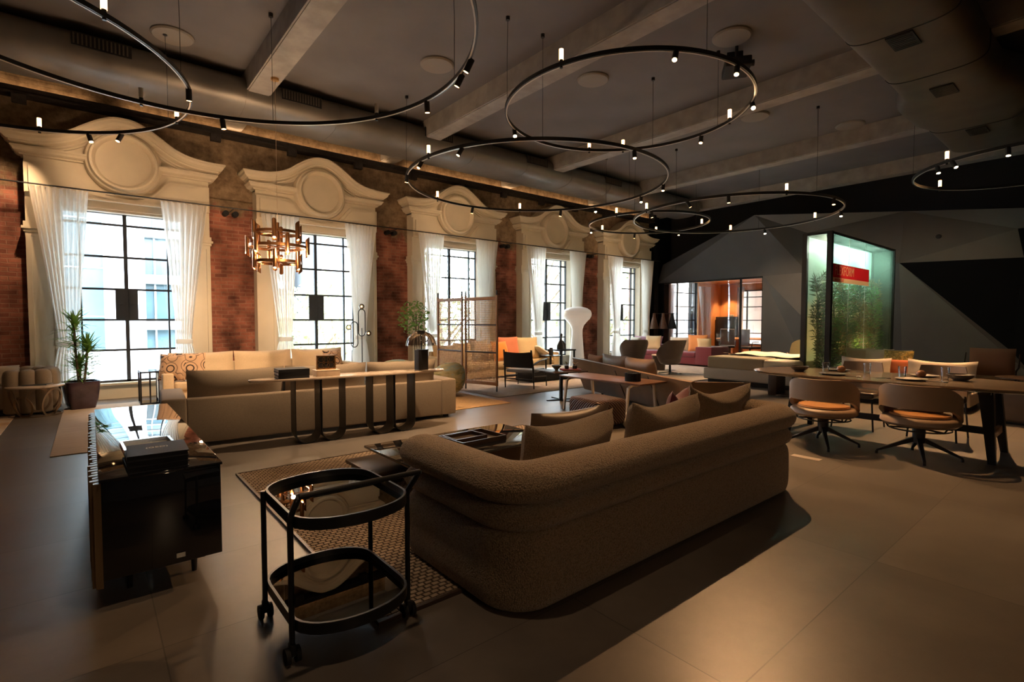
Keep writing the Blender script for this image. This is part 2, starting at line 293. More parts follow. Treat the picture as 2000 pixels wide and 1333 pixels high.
# ------------------------------------------------------------------ mesh helpers
class M:
    def __init__(s): s.v = []; s.f = []; s.k = 0
    def add(s, vs, fs):
        o = len(s.v); s.v += [tuple(p) for p in vs]; s.f += [tuple(i+o for i in f) for f in fs]; return s
    def mark(s): s.k = len(s.v); return s
    def tr(s, m):
        for i in range(s.k, len(s.v)): s.v[i] = tuple(m @ Vector(s.v[i]))
        return s
    def box(s, x0, y0, z0, x1, y1, z1):
        return s.add([(x, y, z) for z in (z0, z1) for y in (y0, y1) for x in (x0, x1)],
                     [(0, 2, 3, 1), (4, 5, 7, 6), (0, 1, 5, 4), (2, 6, 7, 3), (0, 4, 6, 2), (1, 3, 7, 5)])
    def rbox(s, x0, y0, z0, x1, y1, z1, r=.02, seg=3):
        bm = bmesh.new(); bmesh.ops.create_cube(bm, size=1)
        sx, sy, sz = x1-x0, y1-y0, z1-z0
        for v in bm.verts: v.co = Vector(((v.co.x+.5)*sx+x0, (v.co.y+.5)*sy+y0, (v.co.z+.5)*sz+z0))
        bmesh.ops.bevel(bm, geom=bm.edges[:], offset=min(r, .49*min(abs(sx), abs(sy), abs(sz))), segments=seg, affect='EDGES', profile=.5)
        bm.verts.index_update()
        s.add([v.co for v in bm.verts], [[v.index for v in f.verts] for f in bm.faces]); bm.free(); return s
    def loft(s, rings, caps=True, closed=False, loop=True):
        n = len(rings[0]); vs = [p for r in rings for p in r]; fs = []
        m = len(rings)
        for i in range(m if closed else m-1):
            a, b = i*n, ((i+1) % m)*n
            for j in range(n if loop else n-1): fs.append((a+j, a+(j+1) % n, b+(j+1) % n, b+j))
        if caps and not closed and loop: fs.append(tuple(range(n))[::-1]); fs.append(tuple((m-1)*n+j for j in range(n)))
        return s.add(vs, fs)
    def sweep(s, pts, prof, up=(0, 0, 1), closed=False, scale=None):
        """profile (side, up) swept along a path"""
        pts = [Vector(p) for p in pts]; up = Vector(up); n = len(pts); rings = []
        for i, p in enumerate(pts):
            a = pts[i-1] if (i > 0 or closed) else p; b = pts[(i+1) % n] if (i < n-1 or closed) else p
            t = (b-a).normalized(); sd = t.cross(up)
            if sd.length < 1e-4: sd = t.cross(Vector((1, .01, 0)))
            sd.normalize(); u = sd.cross(t)
            k = 1
            if 0 < i < n-1 or closed:
                c = (p-a).normalized().dot((b-p).normalized()); k = 1/max(.5, math.sqrt(max(.01, (1+c)/2)))
            q = scale[i] if scale else 1
            rings.append([p+sd*(x*k*q)+u*(y*q) for x, y in prof])
        return s.loft(rings, True, closed)
    def tube(s, pts, r, n=10, closed=False, scale=None):
        return s.sweep(pts, [(r*cos(2*PI*i/n), r*sin(2*PI*i/n)) for i in range(n)], (.013, .021, 1), closed, scale)
    def cyl(s, a, b, r0, r1=None, n=16):
        r1 = r0 if r1 is None else r1; a = Vector(a); b = Vector(b); t = (b-a).normalized()
        x = t.orthogonal().normalized(); y = t.cross(x)
        return s.loft([[p+x*(r*cos(2*PI*i/n))+y*(r*sin(2*PI*i/n)) for i in range(n)] for p, r in ((a, r0), (b, r1))])
    def lathe(s, prof, n=24, c=(0, 0, 0), axis='Z', sx=1, sy=1):
        rings = []
        for r, h in prof:
            ring = []
            for i in range(n):
                a = 2*PI*i/n; x, y = max(r, 1e-4)*cos(a)*sx, max(r, 1e-4)*sin(a)*sy
                q = (x, y, h) if axis == 'Z' else ((x, -h, y) if axis == 'Y' else (h, x, y))
                ring.append((q[0]+c[0], q[1]+c[1], q[2]+c[2]))
            rings.append(ring)
        return s.loft(rings)
    def prism(s, poly, d0, d1, plane='XY'):
        f = {'XY': lambda a, b, d: (a, b, d), 'XZ': lambda a, b, d: (a, d, b), 'YZ': lambda a, b, d: (d, a, b)}[plane]
        return s.loft([[f(a, b, d) for a, b in poly] for d in (d0, d1)])
    def grid(s, fn, nu, nv, closeu=False):
        vs = [fn(i/nu, j/nv) for j in range(nv+1) for i in range(nu+(0 if closeu else 1))]
        w = nu if closeu else nu+1; fs = []
        for j in range(nv):
            for i in range(nu): fs.append((j*w+i, j*w+(i+1) % w, (j+1)*w+(i+1) % w, (j+1)*w+i))
        return s.add(vs, fs)
    def ball(s, c, r, n=16, m=10, sx=1, sy=1, sz=1):
        return s.lathe([(r*sin(PI*i/m), -r*cos(PI*i/m)*sz) for i in range(m+1)], n, c, 'Z', sx, sy)
    def pillow(s, w, h, t, e=.05, dent=0, n=12, seedv=0):
        """scatter cushion standing on its lower edge: width x, height z, thickness y"""
        rr = random.Random(seedv); ph = [rr.uniform(0, 6) for _ in range(4)]
        for sg in (1, -1):
            def f(u, v, sg=sg):
                u = 2*u-1; v = 2*v-1
                k = max(0, (1-abs(u)**3.2))**.55*max(0, (1-abs(v)**3.2))**.55
                x = w/2*u*(1-e*(1-v*v)); z = h/2*v*(1-e*(1-u*u))-dent*h*max(0, v)**1.5*(1-u*u)**1.3
                y = sg*t/2*k*(1+.10*sin(3*u+ph[0])+.09*sin(4*v+ph[1]))
                return (x, y, z+h/2)
            g = M().grid(f, n, n); s.add(g.v, g.f if sg == -1 else [q[::-1] for q in g.f])
        return s
    def build(s, name, mat, parent=None, loc=(0, 0, 0), rot=(0, 0, 0), smooth=38, weld=True):
        me = bpy.data.meshes.new(name); bm = bmesh.new()
        vs = [bm.verts.new(v) for v in s.v]
        for f in s.f:
            try: bm.faces.new([vs[i] for i in dict.fromkeys(f)])
            except Exception: pass
        if weld: bmesh.ops.remove_doubles(bm, verts=bm.verts[:], dist=2e-5)
        bmesh.ops.recalc_face_normals(bm, faces=bm.faces[:]); bm.to_mesh(me); bm.free()
        if smooth:
            me.polygons.foreach_set('use_smooth', [True]*len(me.polygons)); me.set_sharp_from_angle(angle=R(smooth))
        me.materials.append(mat)
        o = bpy.data.objects.new(name, me); COL.objects.link(o); o.location = loc; o.rotation_euler = rot
        if parent: o.parent = parent
        return o
def thing(name, label, cat, loc=(0, 0, 0), rz=0, group=None, kind=None):
    o = bpy.data.objects.new(name, None); COL.objects.link(o); o.location = loc; o.rotation_euler = (0, 0, R(rz)); o.empty_display_size = .1
    return tag(o, label, cat, group, kind)
def tag(o, label=None, cat=None, group=None, kind=None):
    if label: o['label'] = label
    if cat: o['category'] = cat
    if group: o['group'] = group
    if kind: o['kind'] = kind
    return o
def struct(o): o['kind'] = 'structure'; return o
def copy_tree(o, parent=None):
    c = o.copy(); COL.objects.link(c)
    if parent: c.parent = parent
    for ch in list(o.children): copy_tree(ch, c)
    return c
def place(o, loc, rz=None, label=None, group=None):
    o.location = loc
    if rz is not None: o.rotation_euler = (0, 0, R(rz))
    if label: o['label'] = label
    if group: o['group'] = group
    return o
def arc(cx, cy, r, a0, a1, n, z=0, ry=None):
    ry = r if ry is None else ry
    return [(cx+r*cos(R(a0+(a1-a0)*i/n)), cy+ry*sin(R(a0+(a1-a0)*i/n)), z) for i in range(n+1)]
def sell(a, b, p, n=48, z=0, cx=0, cy=0):
    out = []
    for i in range(n):
        t = 2*PI*i/n; c, q = cos(t), sin(t)
        out.append((cx+a*math.copysign(abs(c)**(2/p), c), cy+b*math.copysign(abs(q)**(2/p), q), z))
    return out
def rect(w, h): return [(-w/2, -h/2), (w/2, -h/2), (w/2, h/2), (-w/2, h/2)]
def oval(w, h, n=14, p=2): return [(x, y) for x, y, _ in sell(w/2, h/2, p, n)]
def text(name, body, mat, parent, loc, rot, size, extrude=.001, align='CENTER', bold=0, spacing=1):
    c = bpy.data.curves.new(name, 'FONT'); c.body = body; c.size = size; c.extrude = extrude; c.align_x = align; c.align_y = 'CENTER'; c.offset = bold; c.space_character = spacing
    t = bpy.data.objects.new(name, c); COL.objects.link(t)
    dg = bpy.context.evaluated_depsgraph_get(); me = bpy.data.meshes.new_from_object(t.evaluated_get(dg)); bpy.data.objects.remove(t)
    me.materials.clear(); me.materials.append(mat)
    o = bpy.data.objects.new(name, me); COL.objects.link(o); o.location = loc; o.rotation_euler = rot; o.parent = parent
    return o

# ================================================================== SETTING
WC = [.557, 4.071, 7.711, 11.387, 15.104]
FARX = 17.3
struct(M().box(-6, -5, -.1, 24, 12.4, 0).build('floor', FLOOR, smooth=0))
struct(M().box(-6, -5, 5.75, 24, 12.4, 5.9).build('ceiling', CEIL, smooth=0))
# brick window wall: piers, parts below and above the openings
wl = M(); xs = [-6.0]
for c in WC: xs += [c-.95, c+.95]
xs.append(16.72)
for i in range(0, len(xs), 2): wl.box(xs[i], 12.0, 0, xs[i+1], 12.4, 5.75)
for c in WC: wl.box(c-.95, 12.0, 3.46, c+.95, 12.4, 5.75); wl.box(c-.95, 12.0, 0, c+.95, 12.4, .28)
wall_left = struct(wl.build('wall_left', BRICK, smooth=0))
g = M().box(16.72, 11.98, 0, 18.1, 12.4, 5.75); g.box(20.2, 11.98, 0, 24, 12.4, 5.75); g.box(18.1, 11.98, 3.1, 20.2, 12.4, 5.75); g.box(18.1, 11.98, 0, 20.2, 12.4, .3)
g.box(16.72, 11.72, 0, 16.98, 11.98, 5.75)
struct(g.build('wall_corner', BLACKW, smooth=0))
struct(M().box(-6, -5.2, 0, 24, -5, 5.75).build('wall_right', GREYW, smooth=0))
struct(M().box(-6.2, -5, 0, -6, 12.4, 5.75).build('wall_back', GREYW, smooth=0))
struct(M().box(18.2, -5, 3.2, 18.4, 12, 5.75).build('wall_void_end', VOID, smooth=0))  # black sheet added for the dark void above the folded wall
# folded graphite end wall with the meeting-room opening
def facet(m, pts): m.add([(FARX-d, y, z) for y, z, d in pts], [tuple(range(len(pts)))])
A = (7.927, 4.86, .6); B = (11.78, 3.62, -.05); C = (11.98, 2.9, .0); D = (7.89, 2.92, .0); E = (6.547, 4.17, .0); H = (6.52, 2.95, .0); G = (6.49, 1.52, .3)
Pp = (4.03, 2.98, .6); V = (4.09, 4.44, .0); Q = (1.85, 3.66, .0); Rr = (1.725, 2.96, .0); T = (1.86, .68, .0); F = (1.76, 4.14, .0)
w = M()
facet(w, [C, A, D]); facet(w, [B, A, C]); facet(w, [A, E, H, D]); facet(w, [D, H, G]); facet(w, [D, G, (6.49, 0, 0), (7.89, 0, 0)])
facet(w, [E, Pp, (4.03, 0, 0), (6.49, 0, 0), G, H])
wf = struct(w.build('wall_far', GREYW, smooth=0))
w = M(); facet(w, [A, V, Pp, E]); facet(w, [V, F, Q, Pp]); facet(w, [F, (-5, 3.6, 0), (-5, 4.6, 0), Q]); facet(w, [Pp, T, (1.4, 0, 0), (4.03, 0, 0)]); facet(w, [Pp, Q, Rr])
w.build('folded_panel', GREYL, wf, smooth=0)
w = M(); facet(w, [Pp, Rr, T]); facet(w, [Rr, Q, (-5, 4.6, 0), (-5, 0, 0), (1.4, 0, 0), T]); w.build('black_panel', BLACKW, wf, smooth=0)  # facet taken as unlit, its shade put into the black colour
w = M(); w.box(FARX+.02, 7.80, 0, FARX+.35, 7.92, 2.95); w.box(FARX+.02, 11.7, 0, FARX+.35, 11.98, 2.9); w.box(FARX+.02, 7.8, 2.9, FARX+.4, 11.98, 3.2)
w.box(FARX+.35, -5, 3.05, 18.2, 12, 3.2)
w.build('opening_lining', BLACKW, wf, smooth=0)
# glass partition of the meeting room
gp = struct(thing('window_6', None, None))
M().box(FARX+.05, 7.9, .02, FARX+.065, 11.72, 2.89).build('pane', glass('partition_glass', (.95, .94, .93), .7), gp, smooth=0)
f = M(); f.box(FARX+.02, 8.63, 0, FARX+.09, 8.68, 2.9); f.box(FARX+.02, 7.9, 0, FARX+.09, 11.72, .04); f.box(FARX+.02, 7.9, 2.86, FARX+.09, 11.72, 2.9)
f.build('frame', STEEL, gp, smooth=0)
# meeting room shell
mr = M(); mr.box(22, 3, 0, 22.2, 9.85, 3.05); mr.box(22, 10.95, 0, 22.2, 11.98, 3.05); mr.box(22, 9.85, 2.75, 22.2, 10.95, 3.05); mr.box(22, 9.85, 0, 22.2, 10.95, .4)
mr.box(17.7, 5.0, 0, 22, 5.15, 3.05)
mr.box(17.66, 11.9, 0, 18.1, 11.975, 3.05); mr.box(20.2, 11.9, 0, 22, 11.975, 3.05)
struct(mr.build('wall_meeting_room', ORANGE, smooth=0))
struct(M().box(17.66, 5, 3.06, 22, 11.97, 3.12).build('ceiling_meeting_room', ORANGE, smooth=0))
struct(M().box(17.7, 5.2, .0, 22, 11.9, .012).build('floor_meeting_room', P('orange_floor', (.50, .20, .06), .4, var=.1), smooth=0))

# ceiling beams across the room
for i, x in enumerate((-1.35, 2.37, 5.86, 9.66, 13.44, 17.0)):
    b = M().box(x-.19, -5, 5.40, x+.19, 12, 5.76); b.box(x-.165, -5, 5.385, x+.165, 12, 5.40); struct(b.build('trim_%d' % (i+1), BEAM, smooth=0))

# ------------------------------------------------------------------ windows with plaster surrounds
def curve_pts(n=40):
    k = [(0, 5.03), (.14, 5.02), (.27, 4.97), (.40, 4.90), (.55, 4.80), (.72, 4.675), (.88, 4.595), (1.05, 4.545), (1.2, 4.525), (1.33, 4.515)]
    right = []
    for i in range(len(k)-1):
        p0 = k[max(i-1, 0)]; p1 = k[i]; p2 = k[i+1]; p3 = k[min(i+2, len(k)-1)]
        if i == 0: p0 = (-k[1][0], k[1][1])
        for j in range(4):
            t = j/4
            right.append(tuple(.5*((2*p1[q])+(-p0[q]+p2[q])*t+(2*p0[q]-5*p1[q]+4*p2[q]-p3[q])*t*t+(-p0[q]+3*p1[q]-3*p2[q]+p3[q])*t**3) for q in (0, 1)))
    right.append(k[-1])
    return [(-u, z) for u, z in right[:0:-1]]+right
CURVE = curve_pts()
YF = -.25                     # casing face, measured from the brick plane
def cornice(m, path, prof, y0, ret=(True, True), inplane=True):
    """moulding along path (u,z); prof = (out, drop); mitred returns to the wall at the ends"""
    n = len(path); cols = []
    for i, (u, z) in enumerate(path):
        a = path[max(i-1, 0)]; b = path[min(i+1, n-1)]; tx, tz = b[0]-a[0], b[1]-a[1]; l = math.hypot(tx, tz); nx, nz = -tz/l, tx/l
        if i in (0, n-1): nx, nz = 0, 1
        col = []
        for o, d in prof:
            uu = u; 
            if i == 0 and ret[0]: uu = u-o
            if i == n-1 and ret[1]: uu = u+o
            col.append((uu-nx*d, y0-o, z-nz*d))
        cols.append(col)
    if ret[0]: cols.insert(0, [(p[0], 0.02, p[2]) for p in cols[0]])
    if ret[1]: cols.append([(p[0], 0.02, p[2]) for p in cols[-1]])
    m.loft(cols, caps=True)
TOPPROF = [(0, 0), (.27, 0), (.27, .028), (.245, .045), (.235, .085), (.19, .125), (.165, .13), (.16, .155), (.12, .175), (.085, .185), (.08, .21), (.05, .225), (.045, .25), (0, .25)]
LOWPROF = [(0, 0), (.15, 0), (.15, .025), (.13, .04), (.115, .075), (.08, .10), (.05, .105), (.045, .13), (0, .135)]
def casing(win):
    m = M()
    m.box(-1.33, YF, 3.70, 1.33, .02, 4.22)                                       # frieze block
    m.prism(CURVE+[(1.33, 4.15), (-1.33, 4.15)], YF+.02, .02, 'XZ')               # tympanum
    m.box(-.97, YF+.09, 3.46, .97, .02, 3.72); m.box(-.97, YF+.05, 3.60, .97, .02, 3.72); m.box(-.97, YF+.15, 3.42, .97, .3, 3.47)
    for s in (-1, 1):
        x0, x1 = sorted((s*.95, s*1.33)); m.box(x0, YF, 0, x1, .02, 3.72)
        x0, x1 = sorted((s*1.20, s*1.33)); m.box(x0, YF-.025, 3.06, x1, YF, 3.70)
        x0, x1 = sorted((s*1.16, s*1.40)); 
        for (zz, zh, o) in ((3.02, 3.10, .03), (2.98, 3.02, .055), (2.93, 2.98, .03), (2.86, 2.93, .01)): 
            a, b = sorted((s*(.97), s*(1.33+o))); m.box(a, YF-o, zz, b, .02, zh)
        x0, x1 = sorted((s*1.27, s*1.335)); m.box(x0, YF-.03, .25, x1, YF, 2.86)
        x0, x1 = sorted((s*.955, s*1.01)); m.box(x0, YF-.02, .25, x1, YF, 2.86)
        x0, x1 = sorted((s*.95, s*1.35)); m.box(x0, YF-.04, 0, x1, YF, .25)
        x0, x1 = sorted((s*.95, s*.89)); m.box(x0, YF+.10, .28, x1, .32, 3.46)    # reveal
    m.build('casing', CREAM, win, smooth=30)
    m = M(); cornice(m, CURVE, TOPPROF, YF+.02); m.build('cornice', CREAM, win, smooth=30)
    for s in (-1, 1):
        m = M(); pth = [(-1.33, 4.315), (-.9, 4.315), (-.52, 4.315)] if s < 0 else [(.52, 4.315), (.9, 4.315), (1.33, 4.315)]
        cornice(m, pth, LOWPROF, YF, (s < 0, s > 0)); m.build('string_course', CREAM, win, smooth=30)
        p = [(s*1.33, 4.06), (s*.68, 4.06)]+[(s*.66*cos(R(a)), 4.28+.66*sin(R(a))) for a in range(-30, -91, -6)]+[(0, 3.57), (s*1.33, 3.57)]
        q = [(s*1.27, 4.0), (s*.70, 4.0)]+[(s*.72*cos(R(a)), 4.28+.72*sin(R(a))) for a in range(-32, -69, -6)]+[(s*.30, 3.61), (s*1.27, 3.61)]
        m = M().prism(p if s > 0 else p[::-1], YF-.08, YF+.01, 'XZ'); m.prism(q if s > 0 else q[::-1], YF-.12, YF-.03, 'XZ'); m.build('frieze_panel', CREAM, win, smooth=30)
    m = M().lathe([(.0, .09), (.405, .09), (.415, .11), (.43, .165), (.46, .195), (.49, .19), (.51, .155), (.515, .12), (.545, .11), (.57, .06), (.57, -.2), (.0, -.2)], 64, (0, YF, 4.28), 'Y')
    m.build('medallion', CREAM, win, smooth=30)
    m = M().box(-.95, -.02, 0, .95, .02, .28); m.box(-.95, -.10, .26, .95, .1, .295); m.build('sill_panel', CREAM, win, smooth=0)
def steel(win, hw, z0, z1, zs, vs, y=.10, latch=True):
    m = M(); t = .05
    m.box(-hw, y-.03, z0, -hw+t, y+.03, z1); m.box(hw-t, y-.03, z0, hw, y+.03, z1); m.box(-hw, y-.03, z0, hw, y+.03, z0+t); m.box(-hw, y-.03, z1-t, hw, y+.03, z1)
    for z in zs: m.box(-hw, y-.02, z-.019, hw, y+.02, z+.019)
    for v, ww in vs: m.box(v-ww/2, y-.03, z0, v+ww/2, y+.03, z1)
    m.build('window_frame', MUNT, win, smooth=0)
    M().box(-hw, y+.004, z0, hw, y+.012, z1).build('pane', PANE, win, smooth=0)
    if latch:
        for s in (-1, 1):
            x0, x1 = sorted((s*.03, s*.17)); k = M().box(x0, y-.045, 1.48, x1, y-.028, 2.02); k.cyl((s*.06, y-.05, 1.75), (s*.06, y-.08, 1.75), .012); k.cyl((s*.06, y-.075, 1.75), (s*.12, y-.075, 1.75), .007); k.build('latch_plate', MUNT, win, smooth=30)
for i, c in enumerate(WC):
    win = struct(thing('window_%d' % (i+1), None, None, (c, 12.0, 0)))
    casing(win)
    steel(win, .92, .285, 3.46, (.897, 1.462, 2.031, 2.626, 3.22), ((0, .06), (-.66, .03), (.66, .03)), latch=i != 2)
w7 = struct(thing('window_7', None, None, (19.15, 12.0, 0))); steel(w7, 1.05, .3, 3.1, (.9, 1.46, 2.03, 2.6), ((-.28, .06), (.72, .04)), latch=False)
w8 = struct(thing('window_8', None, None, (22.05, 10.4, 0), 90)); steel(w8, .55, .4, 2.75, (.9, 1.46, 2.03, 2.45), ((.25, .05),), latch=False)

# ------------------------------------------------------------------ sheer curtains on one long rail
RAILZ, RAILY = 3.69, 11.52
rail = thing('curtain_rail', 'thin black curtain rail running along the whole brick window wall', 'curtain rail', (0, 0, 0))
r = M().tube([(-3, RAILY, RAILZ), (16.75, RAILY, RAILZ)], .013, 8); r.build('rod', STEEL, rail)
for x in (-2.2, 2.30, 5.88, 9.55, 13.25, 16.6):
    M().tube([(x, RAILY, RAILZ), (x, 12.0, RAILZ+.0)], .009, 6).build('bracket', STEEL, rail)
def curtain(c, l0, r0, l1, r1, lab, seed):
    rr = random.Random(seed); ph = rr.uniform(0, 6); nf = rr.choice((8, 9)); zt = 1.05
    def edge(z):
        if z > zt:
            k = (z-zt)/(RAILZ-zt); k = k**1.15
            return l1+(l0-l1)*k, r1+(r0-r1)*k
        k = (zt-z)/zt; e = .09*math.sin(min(1, k*1.6)*PI/2)
        return l1-e, r1+e
    def f(u, v):
        z = .03+v*(RAILZ-.02-.03); a, b = edge(z); w_ = b-a
        amp = .05*min(1, .45/w_+.25) if z > zt else .05
        if abs(z-zt) < .09: amp *= .5
        q = u+.012*sin(9*u+ph+z*.7)
        return (c+a+w_*q, RAILY+.02+amp*sin(2*PI*nf*u+ph+.5*sin(z*1.1))+.012*sin(31*u+z)*v, z)
    t = thing('sheer_curtain', lab, 'curtain', (0, 0, 0), group='sheer curtains')
    M().grid(f, 150, 46).build('cloth', CURT, t, smooth=180)
    tb = M(); mid = c+(l1+r1)/2; hw = (r1-l1)/2+.015
    tb.sweep([(mid+hw*cos(R(a)), RAILY+.02+.075*sin(R(a)), zt) for a in range(0, 360, 15)], rect(.006, .09), closed=True); tb.build('tieback', CURT, t, smooth=60)
WN = ['window by the potted spiky plant', 'window behind the copper chandelier', 'window behind the rattan screen', 'window by the white lantern lamp', 'last window before the dark corner']
for i, c in enumerate(WC):
    curtain(c, -1.28, -.50, -.96, -.70, 'white sheer curtain, left side of the '+WN[i], i)
    curtain(c, .50, 1.28, .72, .96, 'white sheer curtain, right side of the '+WN[i], i+20)
MCURT = sheer('meeting_room_curtain', (.62, .60, .62), .35)
def mcurtain(x0, x1, x2, x3, y, lab, ax='x'):
    def f(u, v):
        z = .05+v*2.85; k = v**1.2; a = x2+(x0-x2)*k; b = x3+(x1-x3)*k; p = a+(b-a)*u; d = .04*sin(2*PI*7*u)
        return (p, y+d, z) if ax == 'x' else (y+d, p, z)
    o = M().grid(f, 90, 14).build('sheer_curtain', MCURT, smooth=180); tag(o, lab, 'curtain', 'meeting room curtains')
mcurtain(17.75, 18.25, 17.8, 18.1, 11.8, 'grey sheer curtain behind the glass, left of the meeting room side window')
mcurtain(20.0, 20.95, 20.5, 20.95, 11.8, 'grey sheer curtain behind the glass, sweeping down beside the orange wall')
mcurtain(10.75, 11.05, 10.85, 11.0, 21.85, 'grey sheer curtain behind the glass at the meeting room end window', 'y')

# pairs of black spotlights above the rail on the brick piers
for k, (x, w_) in enumerate(((2.30, 'brick pier between windows one and two'), (5.88, 'brick pier between windows two and three'), (9.55, 'brick pier between windows three and four'), (13.25, 'brick pier between windows four and five'))):
    for s in (-1, 1):
        t = thing('wall_spotlight', 'round black spotlight, %s one on the %s' % ('left' if s < 0 else 'right', w_), 'spotlight', (x+s*.09, 11.9, 3.64), group='pier spotlights')
        M().cyl((0, .10, 0), (0, -.06, -.0), .055, n=20).build('body', BLACKM, t); M().cyl((0, -.061, 0), (0, -.064, 0), .04, n=20).build('lens', STEEL, t)

# rusty steel beam with hanging brackets along the brick, ventilation ducts
sb = thing('steel_beam', 'dark rusty steel beam with hanging brackets on the brick wall under the duct', 'beam', (0, 11.86, 5.2))
M().box(-5, -.09, .0, 17, .13, .10).build('web', IRON, sb, smooth=0); M().box(-5, -.13, -.03, 17, .14, .0).build('flange', IRON, sb, smooth=0)
for x in (-2.5, 3.2, 8.9, 14.2):
    M().box(x-2.6, .04, .10, x+2.6, .05, .105).build('led_strip', BULB, sb, smooth=0)
    l = bpy.data.lights.new('led_glow', 'AREA'); l.shape = 'RECTANGLE'; l.size = 5.2; l.size_y = .03; l.energy = 2.2; l.color = WARM; o = bpy.data.objects.new('led_glow', l); COL.objects.link(o); o.location = (x, 11.92, 5.32); o.rotation_euler = (R(180), 0, 0)
for x in (-.80, 2.04, 3.50, 5.0, 6.45, 7.9, 9.4, 10.9, 12.4, 13.9): M().box(x-.09, -.13, -.17, x+.09, -.02, -.02).build('bracket', IRON, sb, smooth=0)
dl = thing('air_duct', 'long rounded metal air duct running above the windows', 'duct', (0, 10.42, 5.42))
m = M().sweep([(-5.9, 0, 0), (16.6, 0, 0)], oval(1.28, .60, 40, 2.6)); m.build('duct_body', DUCT, dl, smooth=40)
for x in (-4.2, -2.6, -1.0, .6, 2.2, 3.8, 5.4, 7.0, 8.6, 10.2, 11.8, 13.4, 15.0):
    M().sweep([(x-.02, 0, 0), (x+.02, 0, 0)], oval(1.295, .612, 40, 2.6)).build('seam_band', DUCT, dl, smooth=40)
for x in (.25, 3.1, 6.0, 8.9, 11.9):
    f = M().box(x-.35, -.655, -.02, x+.35, -.60, .17); f.build('vent_grille', BLACKM, dl, smooth=0)
    q = M(); [q.box(x-.33+.0475*k, -.662, 0, x-.31+.0475*k, -.65, .15) for k in range(14)]; q.build('vent_fins', DUCTD, dl, smooth=0)
dr = thing('wide_air_duct', 'broad flat air duct hanging under the ceiling on the right', 'duct', (0, 1.95, 5.28))
secs = [(-5, 1.19, .56), (9.9, 1.19, .56), (10.5, 1.24, .56), (11.0, 1.62, .60), (12.0, 1.62, .60), (12.5, 1.40, .56), (14.4, 1.40, .56)]
m = M(); m.loft([[(x, a, b) for a, b in oval(w_, h_, 40, 4)] for x, w_, h_ in secs]); m.build('duct_body', DUCTD, dr, smooth=40)
for x in (4.2, 6.0, 7.8, 9.5, 12.6): M().sweep([(x-.008, 0, 0), (x+.008, 0, 0)], oval(1.205 if x < 10 else 1.41, .575, 40, 4)).build('seam_band', BLACKM, dr, smooth=40)
for x in (8.05, 10.25, 12.9):
    M().box(x-.22, -.12, -.30, x+.22, .16, -.27).build('vent_grille', BLACKM, dr, smooth=0)
    q = M(); [q.box(x-.20+.05*k, -.10, -.305, x-.185+.05*k, .14, -.29) for k in range(9)]; q.build('vent_fins', STEEL, dr, smooth=0)
PLATE = P('plate_grey', (.24, .215, .19), .7)
for k, (x, y) in enumerate(((1.08, 9.34), (4.61, 7.57), (7.03, 6.26), (7.6, 4.0), (10.9, 5.2), (13.0, 4.1))):
    t = M().lathe([(0, 0), (.26, 0), (.28, .02), (.28, .04), (0, .04)], 40).build('ceiling_plate', PLATE, None, (x, y, 5.71))
    tag(t, 'flat round cover plate on the ceiling '+['above the nearest window bay', 'between the first two ceiling beams', 'framed inside the high ring light', 'next to the projector', 'past the projector, before the end wall', 'farthest from view, near the folded wall'][k], 'ceiling plate', 'ceiling plates')
pj = thing('projector', 'black projector hanging from the ceiling behind the high ring light', 'projector', (7.95, 4.1, 5.42), 35)
M().rbox(-.24, -.19, -.07, .24, .19, .07, .02).build('body', BLACKM, pj); M().cyl((-.1, -.18, 0), (-.1, -.24, 0), .05).build('lens', STEEL, pj)
M().cyl((0, 0, .06), (0, 0, .33), .025).build('ceiling_mount', BLACKM, pj); M().box(.16, -.12, .05, .20, .12, .33).build('side_plate', BLACKM, pj, smooth=0)
dm = thing('security_camera', 'small black dome camera high on the folded graphite wall', 'camera', (17.1, 3.3, 3.62))
M().ball((0, 0, 0), .07).build('dome', BLACKM, dm); M().cyl((0, 0, 0), (.25, 0, 0), .06).build('mount', BLACKM, dm)

# ------------------------------------------------------------------ outside
struct(M().box(-60, 12.6, -4.2, 90, 120, -4).build('ground_outside', P('street', (.45, .45, .44), .9), smooth=0))
bt = thing('office_tower', 'white tower with blue glass bays outside the window nearest the plant', 'building', (0, 30, -4))
M().box(-9, 0, 0, .55, 8, 34).build('glass_wing', FACB, bt, smooth=0)
M().box(.55, -.9, 0, 2.05, 8, 34).build('core', FACW, bt, smooth=0)
M().box(2.05, .2, 0, 8.5, 8, 34).build('glass_wing', FACB, bt, smooth=0)
for z in (5.0, 7.2, 9.4, 11.6, 13.8, 16): 
    M().box(2.05, -.25, z, 8.5, .3, z+.42).build('floor_slab', FACW, bt, smooth=0); M().box(-9, -.06, z+.6, .55, .1, z+.66).build('floor_slab', FACW, bt, smooth=0)
for x in (2.5, 3.3, 4.1, 4.9): M().box(x-.04, .1, 0, x+.04, .3, 34).build('mullion', FACW, bt, smooth=0)
b2 = thing('grey_office_block', 'pale grey banded block outside the window behind the chandelier', 'building', (9.4, 27, -4))
M().box(0, 0, 0, 3.0, 9, 20).build('tower', FACG, b2, smooth=0); M().box(3.0, -.8, 0, 4.6, 9, 22).build('stair_core', FACW, b2, smooth=0)
for z in range(3, 20, 1): M().box(0, -.1, z, 3.0, .05, z+.3).build('floor_slab', FACW, b2, smooth=0)
b3 = thing('tiled_roof_house', 'pale house with a tiled roof outside the meeting room window', 'building', (29, 21, -4))
M().box(-5, 0, 0, 8, 6, 6).build('wall', FACW, b3, smooth=0); M().prism([(-1, 6), (3, 8.6), (7, 6)], -6, 9, 'YZ').build('roof', P('pale_tiles', (.66, .55, .48), .8), b3, smooth=0)
